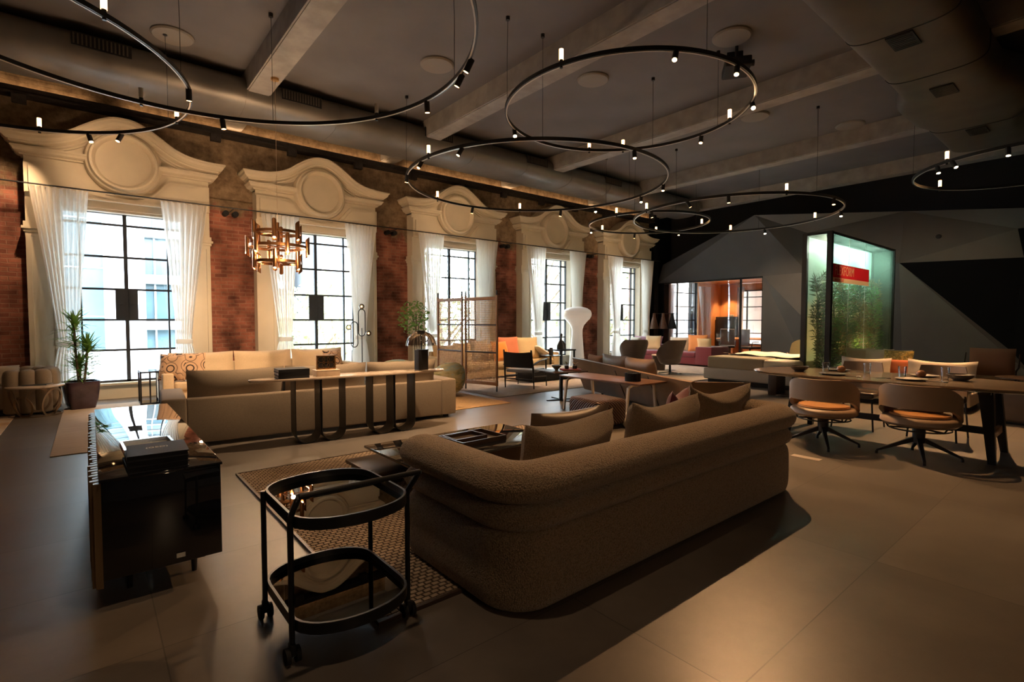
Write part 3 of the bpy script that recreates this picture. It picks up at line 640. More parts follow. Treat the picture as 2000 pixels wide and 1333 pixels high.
b4 = M().box(24.5, 7, -4, 25, 13, 9).build('pale_neighbour_wall', P('peach_render', (.80, .66, .56), .9), smooth=0); tag(b4, 'plain pale rendered wall outside the meeting room end window', 'building')
pr = thing('terrace_parapet', 'white ribbed parapet outside, at the foot of the window nearest the plant', 'parapet', (0, 17, 0))
M().box(-4, 0, -4, 4.5, .2, .68).build('wall', FACW, pr, smooth=0)
q = M(); [q.box(-4+.12*k, -.05, -.5, -3.95+.12*k, 0, .66) for k in range(70)]; q.build('ribs', FACW, pr, smooth=0)
def tree(x, y, z0, h, rad, lab, n=1500, seed=0):
    rr = random.Random(seed); t = thing('leafy_tree', lab, 'tree', (x, y, z0), group='trees outside the windows')
    tr = M(); tr.tube([(0, 0, 0), (.1, 0, h*.4), (-.1, .1, h*.75)], .16, 8, scale=[1, .8, .4])
    for k in range(9):
        a = rr.uniform(0, 6.3); e = rr.uniform(.4, .75); tr.tube([(0, 0, h*e*.8), (rad*.5*cos(a), rad*.5*sin(a), h*e+.3), (rad*.9*cos(a), rad*.9*sin(a), h*e+1.0)], .05, 5, scale=[1, .7, .3])
    tr.build('trunk', STEM, t)
    lf = M()
    for k in range(n):
        while True:
            p = Vector((rr.uniform(-1, 1), rr.uniform(-1, 1), rr.uniform(-1, 1)))
            if .35 < p.length < 1: break
        c = Vector((p.x*rad, p.y*rad, h*.68+p.z*h*.34)); s_ = rr.uniform(.09, .2)
        a = Vector((rr.gauss(0, 1), rr.gauss(0, 1), rr.gauss(0, 1))).normalized(); b = a.orthogonal().normalized()
        lf.add([c+a*s_, c+b*s_*.5, c-a*s_, c-b*s_*.5], [(0, 1, 2, 3)])
    lf.build('foliage', TREEL, t, smooth=0, weld=False)
for k, (x, y, h, rad, lab) in enumerate(((6.1, 18.5, 6.6, 1.9, 'leafy tree outside the window behind the chandelier'), (11.0, 18.0, 9.8, 2.6, 'tall pale tree outside the window behind the rattan screen'), (16.8, 18.5, 10.5, 2.8, 'tall pale tree outside the window beside the white lantern lamp'), (22.0, 18.6, 9.5, 2.4, 'tree outside the last window before the dark corner'), (8.4, 22.5, 7.5, 2.4, 'more distant tree to the right behind the chandelier window'))):
    tree(x, y, -4, h, rad, lab, 1500, k)

# ================================================================== RING LIGHTS
def ring_light(label, z, c, rad, candles, spots, cables, off=(), lit=()):
    """slim black ring on cables; angles in degrees from the wall direction"""
    t = thing('ring_light', label, 'ring light', (c[0], c[1], z), group='ring lights')
    m = M(); m.sweep(arc(0, 0, rad, 0, 360, 120)[:-1], rect(.032, .05), closed=True); m.build('track', STEEL, t, smooth=30)
    M().sweep(arc(0, 0, rad-.012, 0, 360, 120, -.026)[:-1], rect(.016, .008), closed=True).build('diffuser_strip', TUBEOFF, t, smooth=30)
    for a in cables:
        x, y = rad*cos(R(a)), rad*sin(R(a)); m = M().tube([(x, y, .02), (x*1.0, y*1.0, (5.73-z)*.5), (x*.995, y*.995, 5.73-z)], .0035, 5); m.build('cable', STEEL, t)
        M().cyl((x*.995, y*.995, 5.70-z), (x*.995, y*.995, 5.75-z), .03).build('ceiling_hook', STEEL, t)
    for i, a in enumerate(candles):
        x, y = rad*cos(R(a)), rad*sin(R(a)); b = M().cyl((x, y, -.05), (x, y, .05), .018, n=12); b.cyl((x, y, .03), (x, y, .055), .024, n=12); b = b.build('candle_holder', STEEL, t)
        M().cyl((x, y, .05), (x, y, .175), .027, n=14).build('glass_tube', TUBEOFF if i in off else TUBEG, b)
    for i, (a, tilt, az) in enumerate(spots):
        x, y = rad*cos(R(a)), rad*sin(R(a)); p = Vector((x, y, -.03))
        d = Vector((sin(R(tilt))*cos(R(az)), sin(R(tilt))*sin(R(az)), -cos(R(tilt))))
        q = p+Vector((0, 0, -.035)); b = M().cyl(p+Vector((0, 0, .03)), q, .009, n=8); b.cyl(q-d*.05, q+d*.09, .034, n=18); b = b.build('spot_head', BLACKM, t)
        e = M().cyl(q+d*.0905, q+d*.093, .027, n=16); e.build('spot_lens', BULBH if i in lit else BULB, b)
    return t
def ringpt(c, rad, z, a): return (c[0]+rad*cos(R(a)), c[1]+rad*sin(R(a)), z-.16)
ring_light('high black ring light at top left, its right half crossing the first window pediment', 4.4, (-1.45, 8.44), 2.6, (69, -51, 14), ((54, 25, -60), (43, 25, 200), (-16, 15, 80)), (-24, 20, 216))
ring_light('large black ring light nearest the camera, swinging past the copper chandelier', 4.25, (.77, 5.57), 2.62, (94, 26), ((74, 8, 0), (-14, 30, 120), (-22, 30, 120), (5, 10, 40)), (60, -10, 180), off=(0, 1))
ring_light('highest black ring light, with the lamp aimed at the viewer', 4.55, (6.2, 4.9), 1.76, (-167, 59, 39, -27), ((118, 30, 240), (-123, 30, 200), (-93, 25, 200), (-52, 42, 217), (-7, 20, 200)), (22, -18, 150, 250), lit=(3, 0))
ring_light('wide black ring light hanging in front of the third window pediment', 4.2, (7.0, 7.73), 2.55, (-177, 109, 57), ((156, 15, 90), (177, 30, 180), (-160, 30, 160), (85, 15, 90), (34, 10, 90), (14, 30, 240), (-94, 15, 230), (-17, 15, 220), (-40, 15, 200)), (-8, 150, 230), lit=(5, 7))
ring_light('small far black ring light, lower left of the pair before the graphite wall', 4.2, (12.3, 8.86), 1.65, (-173, 91, 27, -30), ((116, 20, 225), (50, 15, 60), (-141, 10, 0), (2, 15, 200)), (-20, 175, 240), lit=(0,))
ring_light('far black ring light in front of the graphite end wall', 4.0, (12.2, 6.35), 2.33, (156, -127, -29, 28), ((-174, 35, 330), (-154, 5, 0), (-96, 10, 200), (-58, 15, 200), (6, 20, 220)), (-110, 10, 120), lit=(3, 4))
ring_light('black ring light at far right, half out of view below the broad duct', 4.2, (12.95, 1.2), 1.7, (146, 60), ((140, 15, 220), (150, 30, 240), (175, 12, 200)), (100, 8, 250), lit=(0, 1, 2))
# the light of the aimed spots
c2, c3, c4, c5, c6 = (.77, 5.57), (6.2, 4.9), (7.0, 7.73), (12.3, 8.86), (12.2, 6.35)
spot('spot_beam', ringpt(c3, 1.76, 4.55, -52), (3.6, 1.0, 0), 310, 95, .6, .02, color=AMBER)
spot('spot_beam', ringpt(c3, 1.76, 4.55, 118), (3.4, 4.4, 0), 220, 60, .6, color=AMBER)
spot('spot_beam', ringpt(c3, 1.76, 4.55, -7), (7.2, 2.2, 0), 420, 62, .5, color=AMBER)
spot('spot_beam', ringpt(c2, 2.62, 4.25, 5), (3.0, 7.2, 0), 450, 70, .6)
spot('spot_beam', ringpt(c2, 2.62, 4.25, 74), (2.2, 10.4, .4), 390, 70, .6)
spot('spot_beam', ringpt((-1.45, 8.44), 2.6, 4.4, 54), (.5, 12, 4.1), 16, 100, .7)
spot('spot_beam', ringpt((-1.45, 8.44), 2.6, 4.4, 14), (3.7, 12, 4.1), 31, 95, .7)
spot('spot_beam', ringpt(c4, 2.55, 4.2, 156), (4.6, 12, 4.0), 25, 95, .7)
spot('spot_beam', ringpt(c4, 2.55, 4.2, 85), (7.6, 12, 4.0), 25, 110, .7)
spot('spot_beam', ringpt(c4, 2.55, 4.2, 34), (11.2, 12, 4.0), 41, 90, .7)
spot('spot_beam', ringpt(c5, 1.65, 4.2, 50), (14.6, 12, 4.0), 27, 100, .7)
spot('spot_beam', ringpt(c4, 2.55, 4.2, 14), (8.3, 9.6, .3), 450, 60, .6)
spot('spot_beam', ringpt(c4, 2.55, 4.2, -94), (5.5, 5.0, 0), 390, 60, .6, color=AMBER)
spot('spot_beam', ringpt(c5, 1.65, 4.2, 116), (13.5, 9.0, .3), 480, 65, .6)
spot('spot_beam', ringpt(c6, 2.33, 4.0, -58), (11.6, 5.0, .3), 930, 62, .6)
spot('spot_beam', ringpt((-1.45, 8.44), 2.6, 4.4, 69), (-1.8, 12, 2.6), 72, 90, .8)
spot('spot_beam', ringpt((12.95, 1.2), 1.7, 4.2, 140), (12.9, 3.9, 2.3), 130, 40, .6)
spot('spot_beam', ringpt(c6, 2.33, 4.0, 6), (17, 7.2, 2.0), 135, 60, .7)
spot('spot_beam', ringpt((12.95, 1.2), 1.7, 4.2, 150), (9.6, 2.0, .5), 630, 60, .5, color=AMBER)
spot('spot_beam', ringpt((12.95, 1.2), 1.7, 4.2, 175), (16.5, 3.4, 1.4), 165, 60, .7)
spot('rear_fill', (1.0, -4.7, 3.2), (3.2, 1.9, .4), 42, 80, .8, .1)  # unseen fill added behind the camera to lift the sofa back
spot('ceiling_downlight', (1.0, 1.9, 4.95), (1.4, 3.9, 0), 55, 75, .7, .05)
spot('wall_washer', (21.3, 11.3, 2.95), (21.9, 11.5, .8), 150, 70, .6); spot('wall_washer', (21.2, 8.6, 2.95), (21.9, 8.9, .8), 150, 70, .6)
spot('ceiling_downlight', (19.3, 9.6, 3.0), (19.2, 9.4, 0), 260, 110, .7)

# ------------------------------------------------------------------ chandelier
ch = thing('chandelier', 'three-tier copper tube chandelier hanging in front of the second window', 'chandelier', (2.43, 9.01, 2.26))
M().cyl((0, 0, 3.09), (0, 0, 3.15), .06, n=24).build('ceiling_rose', BRASS, ch)
M().tube([(0, 0, .74), (0, 0, 3.1)], .004, 6).build('cable', OAK, ch)
M().cyl((0, 0, .06), (0, 0, .80), .026, n=16).build('stem', COPPER, ch)
for tier, (zc, rad, ph) in enumerate(((.63, .37, -17), (.40, .46, 18), (.15, .37, -17))):
    m = M(); m.sweep([(rad*.93*cos(R(a)), rad*.93*sin(R(a)), zc) for a in range(0, 360, 15)], rect(.02, .045), closed=True)
    for k in range(3): a = R(ph-39.5+60*k); m.tube([(rad*.93*cos(a), rad*.93*sin(a), zc), (-rad*.93*cos(a), -rad*.93*sin(a), zc)], .008, 6)
    m.build('tier_ring', COPPER, ch)
    for k in range(6):
        a = R(90-39.5-(ph+60*k)+180); x, y = rad*cos(a), rad*sin(a); h = .145; n = 18; r_ = .034
        rg = []
        for zz, sl in ((zc-h, 1), (zc+h, 1)):
            rg.append([(x+r_*cos(2*PI*i/n), y+r_*sin(2*PI*i/n), zz+sl*.03*cos(2*PI*i/n-a)) for i in range(n)])
        inn = [[(x+(p[0]-x)*.82, y+(p[1]-y)*.82, p[2]) for p in q] for q in rg]
        m = M().loft([inn[0], rg[0], rg[1], inn[1], inn[0]], caps=False); b = m.build('tube', COPPER, ch, smooth=40)
        M().ball((x, y, zc-h+.03), .021, 12, 8).build('lamp', BULBH, b); M().ball((x, y, zc+h-.035), .016, 10, 6).build('lamp', BULB, b)
for k in range(3):
    l = bpy.data.lights.new('chandelier_glow', 'POINT'); l.energy = 26; l.color = WARM; l.shadow_soft_size = .03
    o = bpy.data.objects.new('chandelier_glow', l); COL.objects.link(o); a = R(30+120*k); o.location = (2.43+.6*cos(a), 9.01+.6*sin(a), 2.55)

# ================================================================== FOREGROUND
# ---- boucle sofa with stacked rolls
sf = thing('roll_back_sofa', 'big brown boucle sofa with stacked rounded rolls, seen from behind in the foreground', 'sofa', (3.08, 2.38, 0))
def upath(hx, y0, y1, r, n=8):
    p = [(-hx, y1-.0), (-hx, (y0+y1)/2+.1)]+[(-hx+r+r*cos(R(a)), y0+r+r*sin(R(a))) for a in [180+90*i/n for i in range(n+1)]]
    q = [(-x, y) for x, y in p[::-1]]
    mid = [(-hx+r+(2*hx-2*r)*i/6, y0) for i in range(1, 6)]
    return p+mid+q
def roll(hx, y0, y1, w, h, zc, r, p=2.6, cap=.5):
    pth = [(x, y, zc) for x, y in upath(hx, y0, y1, r)]
    # rounded ends
    e0 = [Vector((pth[0][0], y1+.13*w/.26*k, zc)) for k in (1, .9, .7, .38)]; s0 = [.3, .6, .83, .96]
    e1 = [Vector((-v.x, v.y, v.z)) for v in e0[::-1]]
    pts = e0+[Vector(q) for q in pth]+e1; sc = s0+[1]*len(pth)+s0[::-1]
    return M().sweep(pts, oval(w, h, 28, p), scale=sc)
roll(1.48, -.465, .38, .24, .42, .212, .14, 4.5).build('base', BOUC, sf)
roll(1.49, -.48, .38, .255, .165, .482, .16, 2.0).build('middle_roll', BOUC, sf)
roll(1.495, -.49, .38, .30, .205, .640, .17, 2.0).build('top_roll', BOUC, sf)
M().rbox(-1.40, -.39, .03, 1.40, .45, .28, .06).build('seat_base', BOUC, sf)
for s in (-1, 1): M().rbox(min(0, s*1.35)+.003, -.33, .28, max(0, s*1.35)-.003, .46, .43, .06, 4).build('seat_cushion', BOUC, sf)
def cushion(name, label, loc, rz, tilt, w, h, t, mat, group=None, dent=.0, e=.05, seed=0, cat='cushion', n=12, roll_=0):
    o = M().pillow(w, h, t, e, dent, n, seed).build(name, mat, None, loc, (R(tilt), R(roll_), R(rz)), smooth=60)
    return tag(o, label, cat, group)
FG = 'plush cushions on the foreground sofa'
cushion('throw_pillow', 'taupe plush cushion nearest the camera on the brown roll sofa', (2.36, 2.33, .43), 184, -10, .86, .42, .28, BOUCP, FG, .16, .04, 1, n=20)
cushion('throw_pillow', 'taupe plush cushion in the middle of the brown roll sofa', (3.40, 2.33, .43), 178, -10, .82, .44, .28, BOUCP, FG, .18, .04, 2, n=20)
cushion('throw_pillow', 'taupe plush cushion at the far end of the brown roll sofa', (4.32, 2.38, .43), 168, -10, .76, .46, .27, BOUCP, FG, .20, .04, 3, n=20)
cushion('throw_pillow', 'smooth brown leather cushion behind the nearest plush cushion on the roll sofa', (2.72, 2.70, .43), 178, -16, .80, .40, .16, LEATHD, FG, .06, .05, 4, n=20)
cushion('throw_pillow', 'wine red cushion peeking over the far plush cushion of the roll sofa', (4.12, 2.70, .43), 195, -14, .5, .42, .14, MAROON, FG, .22, .05, 5, n=14)

# ---- serving trolley
tc = thing('serving_trolley', 'black two-tier serving trolley with smoked glass trays on castors', 'trolley', (.90, 2.44, 0))
def stad(hx, hy, b, z, n=16): # straight sides along y, bowed ends
    pts = []
    for i in range(n+1): t = PI*i/n; pts.append((hx*cos(t), hy+b*sin(t)**.8 if 0 < i < n else hy, z))
    for i in range(n+1): t = PI+PI*i/n; pts.append((hx*cos(t), -hy-b*abs(sin(t))**.8 if 0 < i < n else -hy, z))
    return pts
for nm, z in (('upper_tray', .585), ('lower_tray', .14)):
    pth = stad(.262, .16, .20, z+.02)
    rm = M().sweep(pth, rect(.012, .05), closed=True); tr = rm.build(nm, BLACK, tc, smooth=40)
    pl = stad(.258, .16, .197, z+.012); g2 = M().loft([[(x, y, z+.006) for x, y, _ in pl], [(x, y, z+.012) for x, y, _ in pl]]); g2.build('glass_plate', SMOKE, tr, smooth=30)
LX, LY = .272, .215
for sx in (-1, 1):
    M().tube([(sx*LX, LY, .075), (sx*LX, LY, .625)], .0125, 12).build('leg', BLACK, tc)
    M().tube([(sx*LX, -LY, .075), (sx*LX, -LY, .60), (sx*LX, -LY-.01, .63), (sx*LX, -LY-.115, .735), (sx*LX, -LY-.125, .745)], .0125, 12).build('leg', BLACK, tc)
    for sy in (-1, 1):
        cs = M().cyl((sx*LX-.011, sy*LY, .033), (sx*LX-.030, sy*LY, .033), .033, n=22); cs.cyl((sx*LX+.011, sy*LY, .033), (sx*LX+.030, sy*LY, .033), .033, n=22); cs.cyl((sx*LX-.03, sy*LY, .033), (sx*LX+.03, sy*LY, .033), .011); cs.rbox(sx*LX-.013, sy*LY-.022, .03, sx*LX+.013, sy*LY+.022, .085, .008); cs.build('castor', BLACKM, tc)
M().tube([(-LX, -LY-.125, .745), (LX, -LY-.125, .745)], .0125, 12).build('handle', BLACK, tc)

# ---- glossy sideboard
sd = thing('sideboard', 'low glossy black lacquer sideboard with a stepped bronze slatted front', 'sideboard', (.285, 4.55, 0))
M().rbox(-.262, -1.32, .145, .262, 1.28, .645, .004, 2).build('body', LACQ, sd)
M().rbox(-.270, -1.33, .645, .270, 1.29, .66, .003, 2).build('top', LACQ, sd)
m = M()
for k in range(43):
    y = -1.32+k*.06; o = .030+.022*((k*5 % 9)/8); m.prism([(-.262, y), (-.262-o, y+.008), (-.262-o, y+.030), (-.262, y+.056)], .11-.02*((k*3) % 5)/4, .64, 'XY')
m.build('slatted_front', FIN, sd, smooth=0)
for sx in (-1, 1):
    for sy in (-1, 1): M().cyl((sx*.15, sy*1.12, 0), (sx*.15, sy*1.12, .15), .013, .02).build('leg', BLACK, sd)
M().rbox(-.19, -1.25, .115, .19, 1.25, .145, .004).build('plinth', BLACK, sd)
pl = M().box(.045, -1.324, .175, .085, -1.319, .20).build('maker_plate', SILVER, sd, smooth=0)
def book(name, label, w, d, h, loc, rz, mat, group=None, page=PAPER):
    t = thing(name, label, 'book', loc, rz, group)
    c = M(); c.box(-w/2, -d/2, 0, w/2, d/2, .0035); c.box(-w/2, -d/2, h-.0035, w/2, d/2, h); c.box(-w/2, -d/2, .003, -w/2+.004, d/2, h-.003); c.build('cover', mat, t, smooth=0)
    M().box(-w/2+.004, -d/2+.005, .0035, w/2-.005, d/2-.005, h-.0035).build('pages', page, t, smooth=0)
    return t
def tray(name, label, w, d, h, loc, rz, mat, inner, cat='tray', group=None):
    t = thing(name, label, cat, loc, rz, group)
    m = M(); q = .014; m.box(-w/2, -d/2, 0, w/2, -d/2+q, h); m.box(-w/2, d/2-q, 0, w/2, d/2, h); m.box(-w/2, -d/2+q, 0, -w/2+q, d/2-q, h); m.box(w/2-q, -d/2+q, 0, w/2, d/2-q, h); m.build('rim', mat, t, smooth=0)
    M().box(-w/2+q, -d/2+q, 0, w/2-q, d/2-q, .008).build('base', inner, t, smooth=0); return t
NB = 'stacked navy books on the black sideboard'
z = .66
for k, (lab) in enumerate(('bottom navy cloth book of the stack on the black sideboard', 'middle navy cloth book of the stack on the black sideboard', 'top navy cloth book on the black sideboard, with a pale emblem on its cover')):
    b = book('hardcover_book', lab, .27, .30, .030, (.262+.004*k, 3.40-.005*k, z), 2-2*k, NAVY, NB, NAVY); z += .031
text('cover_emblem', '(GED)', PAPER, b, (.0, .02, .0305), (0, 0, 0), .040, .0004)
tray('framed_tray', 'silver rimmed dark tray behind the navy books on the sideboard', .26, .30, .035, (.262, 3.86, .66), 2, SILVER, LACQ)

# ---- rugs
def rug(name, label, x0, y0, x1, y1, mat, h=.012, rz=0, border=None):
    cx, cy = (x0+x1)/2, (y0+y1)/2
    o = M().rbox(x0-cx, y0-cy, 0, x1-cx, y1-cy, h, h*.4, 2).build(name, mat, None, (cx, cy, 0), (0, 0, R(rz))); tag(o, label, 'rug')
    if border: 
        b = M(); w_, d_ = x1-x0, y1-y0; b.sweep([(-w_/2, -d_/2, h*.6), (w_/2, -d_/2, h*.6), (w_/2, d_/2, h*.6), (-w_/2, d_/2, h*.6)], rect(.02, h*1.3), closed=True); b.build('edge_binding', border, o, smooth=0)
    return o
rug('woven_rug', 'chunky woven taupe rug under the brown roll sofa and coffee table', 1.03, 2.24, 4.55, 5.30, RUGM, .016, 0, DWOOD)
rug('area_rug', 'plain sand rug beside the black sideboard, in front of the window sofa', -.36, 7.25, 4.3, 11.2, RUGS, .01)
rug('area_rug', 'pale ochre to white rug at far left under the marble side table', -4.2, 7.6, -.90, 10.78, RUGC, .01)
rug('area_rug', 'ochre jute rug under the round landscape fabric armchairs', 4.35, 6.92, 5.68, 9.9, RUGO, .01)

# ---- coffee table with trays
ct = thing('coffee_table', 'low black glass coffee table on a bronze base between the sofas', 'coffee table', (2.72, 4.05, .016))
M().rbox(-.80, -.46, .262, .80, .42, .284, .004).build('top', LACQ, ct)
M().rbox(-.55, -.38, 0, .52, .34, .26, .01).build('base', BRONZ, ct); M().rbox(-.9, .0, .10, -.3, .62, .13, .004).build('lower_shelf', BRONZ, ct); M().rbox(-.86, .05, 0, -.6, .58, .10, .004).build('shelf_foot', BRONZ, ct)
tray('serving_tray', 'large dark wooden tray on the black coffee table', .52, .40, .045, (2.82, 4.02, .30), 2, DWOOD, DWOOD)
tray('serving_tray', 'small dark wooden tray nested on the larger tray on the coffee table', .36, .24, .04, (2.76, 4.06, .309), 2, DWOOD, DWOOD)

# ================================================================== SOFA GROUP BY THE WINDOWS
def sofa(label, loc, rz, w, d, sh, bh, ah, aw, mat, ncush, ch_, bt=.14, toe=.05, arms=(1, 1), group=None, seatmat=None, name='sofa', ct=.20):
    """local: faces -y; parts base, backrest, arms, seat and back cushions"""
    t = thing(name, label, 'sofa', loc, rz, group); sm = seatmat or mat
    M().rbox(-w/2+.02, -d/2+.03, toe, w/2-.02, d/2-.02, sh-.15, .02).build('base', mat, t)
    M().rbox(-w/2+aw*arms[0]*.98, d/2-bt, toe, w/2-aw*arms[1]*.98, d/2-.012, bh, .02).build('backrest', mat, t)
    if arms[0]: M().rbox(-w/2, -d/2, toe, -w/2+aw, d/2, ah, .025).build('armrest', mat, t)
    if arms[1]: M().rbox(w/2-aw, -d/2, toe, w/2, d/2, ah, .025).build('armrest', mat, t)
    f = M(); 
    for sx in (-1, 1):
        for sy in (-1, 1): f.box(sx*(w/2-.12)-.03, sy*(d/2-.12)-.03, 0, sx*(w/2-.12)+.03, sy*(d/2-.12)+.03, toe+.01)
    f.build('feet', BLACKM, t, smooth=0)
    x0 = -w/2+aw*arms[0]; x1 = w/2-aw*arms[1]; k = (x1-x0)/ncush
    for i in range(ncush):
        M().rbox(x0+k*i+.004, -d/2-.01, sh-.16, x0+k*(i+1)-.004, d/2-bt, sh, .05, 4).build('seat_cushion', sm, t)
        if ch_: M().pillow(k-.01, ch_-sh+.04, ct, .02, .03, 14, i).build('back_cushion', sm, t, (x0+k*(i+.5), d/2-bt-ct*.55, sh-.03), (R(-9), 0, 0), smooth=60)
    return t
sofa('long taupe linen sofa seen from behind, with a marble console against its back', (2.455, 7.155, 0), 175.5, 3.67, 1.1, .40, .565, .575, .24, TAUPE, 3, .87, ct=.26)
sofa('long cream sofa under the windows, facing the room', (2.66, 10.70, 0), 0, 3.5, 1.05, .42, .66, .56, .16, LINEN, 3, .86, ct=.22)
PG = 'patterned cushions on the cream window sofa'
cushion('patterned_pillow', 'dark edged arabesque cushion at far left end of the cream window sofa', (1.04, 10.30, .43), -38, -12, .46, .46, .16, PATT, PG, 0, .06, 11)
cushion('patterned_pillow', 'arabesque print cushion second from left on the cream window sofa', (1.29, 10.20, .43), -14, -16, .48, .48, .16, PATT, PG, 0, .06, 12)
cushion('patterned_pillow', 'arabesque print cushion at the right end of the cream window sofa', (3.82, 10.24, .43), 22, -16, .48, .44, .16, PATT, PG, 0, .06, 13)
cushion('patterned_pillow', 'dark cushion peeking over the left back cushion of the taupe sofa', (2.02, 7.22, .42), 176, -12, .56, .42, .14, BLACKM, PG, 0, .05, 14)

# side table cage
cg = thing('cage_side_table', 'tall black framed side table with glass top at the left end of the cream sofa', 'side table', (.78, 10.95, 0))
m = M()
for sx in (-.13, .13):
    for sy in (-.22, .22): m.rbox(sx-.012, sy-.012, 0, sx+.012, sy+.012, .57, .003)
for zz in (.012, .558):
    for s in (-1, 1): m.box(-.13, s*.22-.012, zz-.012, .13, s*.22+.012, zz+.012); m.box(s*.13-.012, -.22, zz-.012, s*.13+.012, .22, zz+.012)
m.box(-.012, -.23, .02, .012, -.21, .55); m.build('frame', BLACK, cg, smooth=0); M().box(-.14, -.23, .57, .14, .23, .582).build('glass_top', CLEAR, cg, smooth=0); M().box(-.13, -.22, .024, .13, .22, .03).build('lower_shelf', SMOKE, cg, smooth=0)

# marble console with looped metal legs
cs = thing('console_table', 'long oval marble console on looped black metal straps behind the taupe sofa', 'console table', (2.58, 6.22, 0), -5)
m = M(); o1 = [(x, y) for x, y, _ in sell(1.22, .18, 2.6, 64)]; m.loft([[(x*.992, y*.96, .752) for x, y in o1], [(x, y, .760) for x, y in o1], [(x, y, .772) for x, y in o1], [(x*.995, y*.975, .778) for x, y in o1]]); m.build('top', MARB, cs, smooth=40)
for x0 in (-.755, .16):
    for k in range(2):
        a, b = x0+.295*k, x0+.295*(k+1)-.008; r_ = .135; c0 = a+.004
        p = [(c0, 0, .752), (c0, 0, r_)]+[(c0+r_-r_*cos(R(t)), 0, r_-r_*sin(R(t))) for t in range(10, 90, 10)]+[(c0+r_, 0, .004), (b-r_, 0, .004)]+[(b-r_+r_*sin(R(t)), 0, r_-(r_-.004)*cos(R(t))) for t in range(10, 90, 10)]+[(b, 0, r_), (b, 0, .752)]
        def strap(p, w=.13, t=.008):
            rings = []
            for i, q in enumerate(p):
                u = p[max(i-1, 0)]; v = p[min(i+1, len(p)-1)]; dx, dz = v[0]-u[0], v[2]-u[2]; l = math.hypot(dx, dz); nx, nz = -dz/l*t, dx/l*t
                rings.append([(q[0], -w, q[2]), (q[0], w, q[2]), (q[0]+nx, w, q[2]+nz), (q[0]+nx, -w, q[2]+nz)])
            return M().loft(rings)
        strap(p).build('strap_leg', BLACK, cs, smooth=35)
def onc(x, y, zz=.778): # point on the console top
    a = R(-5); return (2.58+x*cos(a)-y*sin(a), 6.22+x*sin(a)+y*cos(a), zz)
CB = 'black books on the marble console'
z = .778
for k, lab in enumerate(('lowest black book in the stack on the marble console', 'middle black book in the stack on the marble console', 'top black book in the stack on the marble console')):
    book('hardcover_book', lab, .26, .34, .036, onc(-.76, .0, z), 85+k, BLACKM, CB); z += .0365
wb = thing('wooden_box', 'low pale wooden box under the dark framed plaque on the marble console', 'box', onc(-.36, .02), -5); M().rbox(-.14, -.10, 0, .14, .10, .058, .004).build('body', OAK, wb); M().rbox(-.142, -.102, .06, .142, .102, .072, .003).build('lid', OAK, wb)
fr = thing('framed_plaque', 'gold framed dark plaque with tracery standing on the pale box on the console', 'plaque', onc(-.36, .03, .850), -5)
m = M(); m.box(-.115, -.012, 0, -.10, .012, .175); m.box(.10, -.012, 0, .115, .012, .175); m.box(-.10, -.012, 0, .10, .012, .015); m.box(-.10, -.012, .16, .10, .012, .175); m.build('frame', BRASS, fr, smooth=0); M().box(-.10, -.004, .015, .10, .006, .16).build('panel', BLACKM, fr, smooth=0)
m = M(); [m.sweep([(.055*sx+.042*cos(2*PI*i/20), -.006, .0875+.045*sz+.036*sin(2*PI*i/20)) for i in range(20)], rect(.004, .004), (0, 1, 0), closed=True) for sx in (-1, 0, 1) for sz in (-.8, .8)]; m.build('tracery', BRASS, fr)
lp = thing('table_lamp', 'mushroom table lamp with smoked chrome dome on a black block on the console', 'lamp', onc(.90, .02))
M().rbox(-.075, -.06, 0, .075, .06, .27, .004).build('base', BLACKM, lp); M().cyl((0, 0, .27), (0, 0, .50), .008).build('stem', BLACK, lp); M().cyl((.02, 0, .27), (.02, 0, .278), .085).build('collar', BLACK, lp)
dome = [(.205*sin(R(a)), .335+.20*cos(R(a))) for a in range(92, -1, -7)]
m = M(); m.loft([[(r_*cos(2*PI*i/40), r_*sin(2*PI*i/40), h) for i in range(40)] for r_, h in dome], caps=False)
m.build('shade', glass('smoked_chrome', (.56, .52, .50), 1.2), lp, smooth=60); M().cyl((0, 0, .49), (0, 0, .535), .05, .055).build('lamp_holder', BLACK, lp)

# ---- left corner: channelled tub sofa, marble side table, plant
ts = thing('channel_sofa', 'grey brown tub sofa with vertical channel tufting at the left edge', 'sofa', (-2.0, 11.2, 0))
def chan_path(): 
    p = [(1.08, -.44), (1.36, -.47), (1.47, -.42), (1.50, -.25), (1.50, .0)]+[(1.50-.38+.38*cos(R(a)), .0+.40*sin(R(a))) for a in range(15, 91, 15)]+[(x, .40) for x in (.8, .5, .2, -.1, -.4, -.7, -1.0)]+[(-1.12+.38*cos(R(a)), .40*sin(R(a))) for a in range(90, 166, 15)]+[(-1.5, 0), (-1.5, -.40)]
    return p
pp = chan_path(); m = M()
def resample(p, step):
    out = [Vector((*p[0], 0))]; acc = 0
    for a, b in zip(p, p[1:]):
        a = Vector((*a, 0)); b = Vector((*b, 0)); l = (b-a).length; d = step-acc
        while d <= l: out.append(a+(b-a)*(d/l)); d += step
        acc = l-(d-step)
    return out
cpts = resample(pp, .17)
for k, q in enumerate(cpts):
    h = .70
    rings = [[(q.x+.115*s_*cos(2*PI*i/14), q.y+.115*s_*sin(2*PI*i/14), zz) for i in range(14)] for zz, s_ in ((.03, .75), (.06, 1), (h-.10, 1.0), (h-.04, .88), (h-.01, .6), (h, .2))]; m.loft(rings)
m.build('channel_shell', TAUPE, ts, smooth=60); M().rbox(-1.42, -.48, .10, 1.42, .33, .42, .05).build('seat', TAUPE, ts); M().rbox(-1.4, -.42, .0, 1.4, .3, .11, .01).build('plinth', BLACKM, ts)
cushion('throw_pillow', 'grey square cushion leaning in the channel tufted tub sofa', (-1.12, 11.18, .42), 8, -20, .52, .34, .16, TAUPE, None, .0, .05, 21)
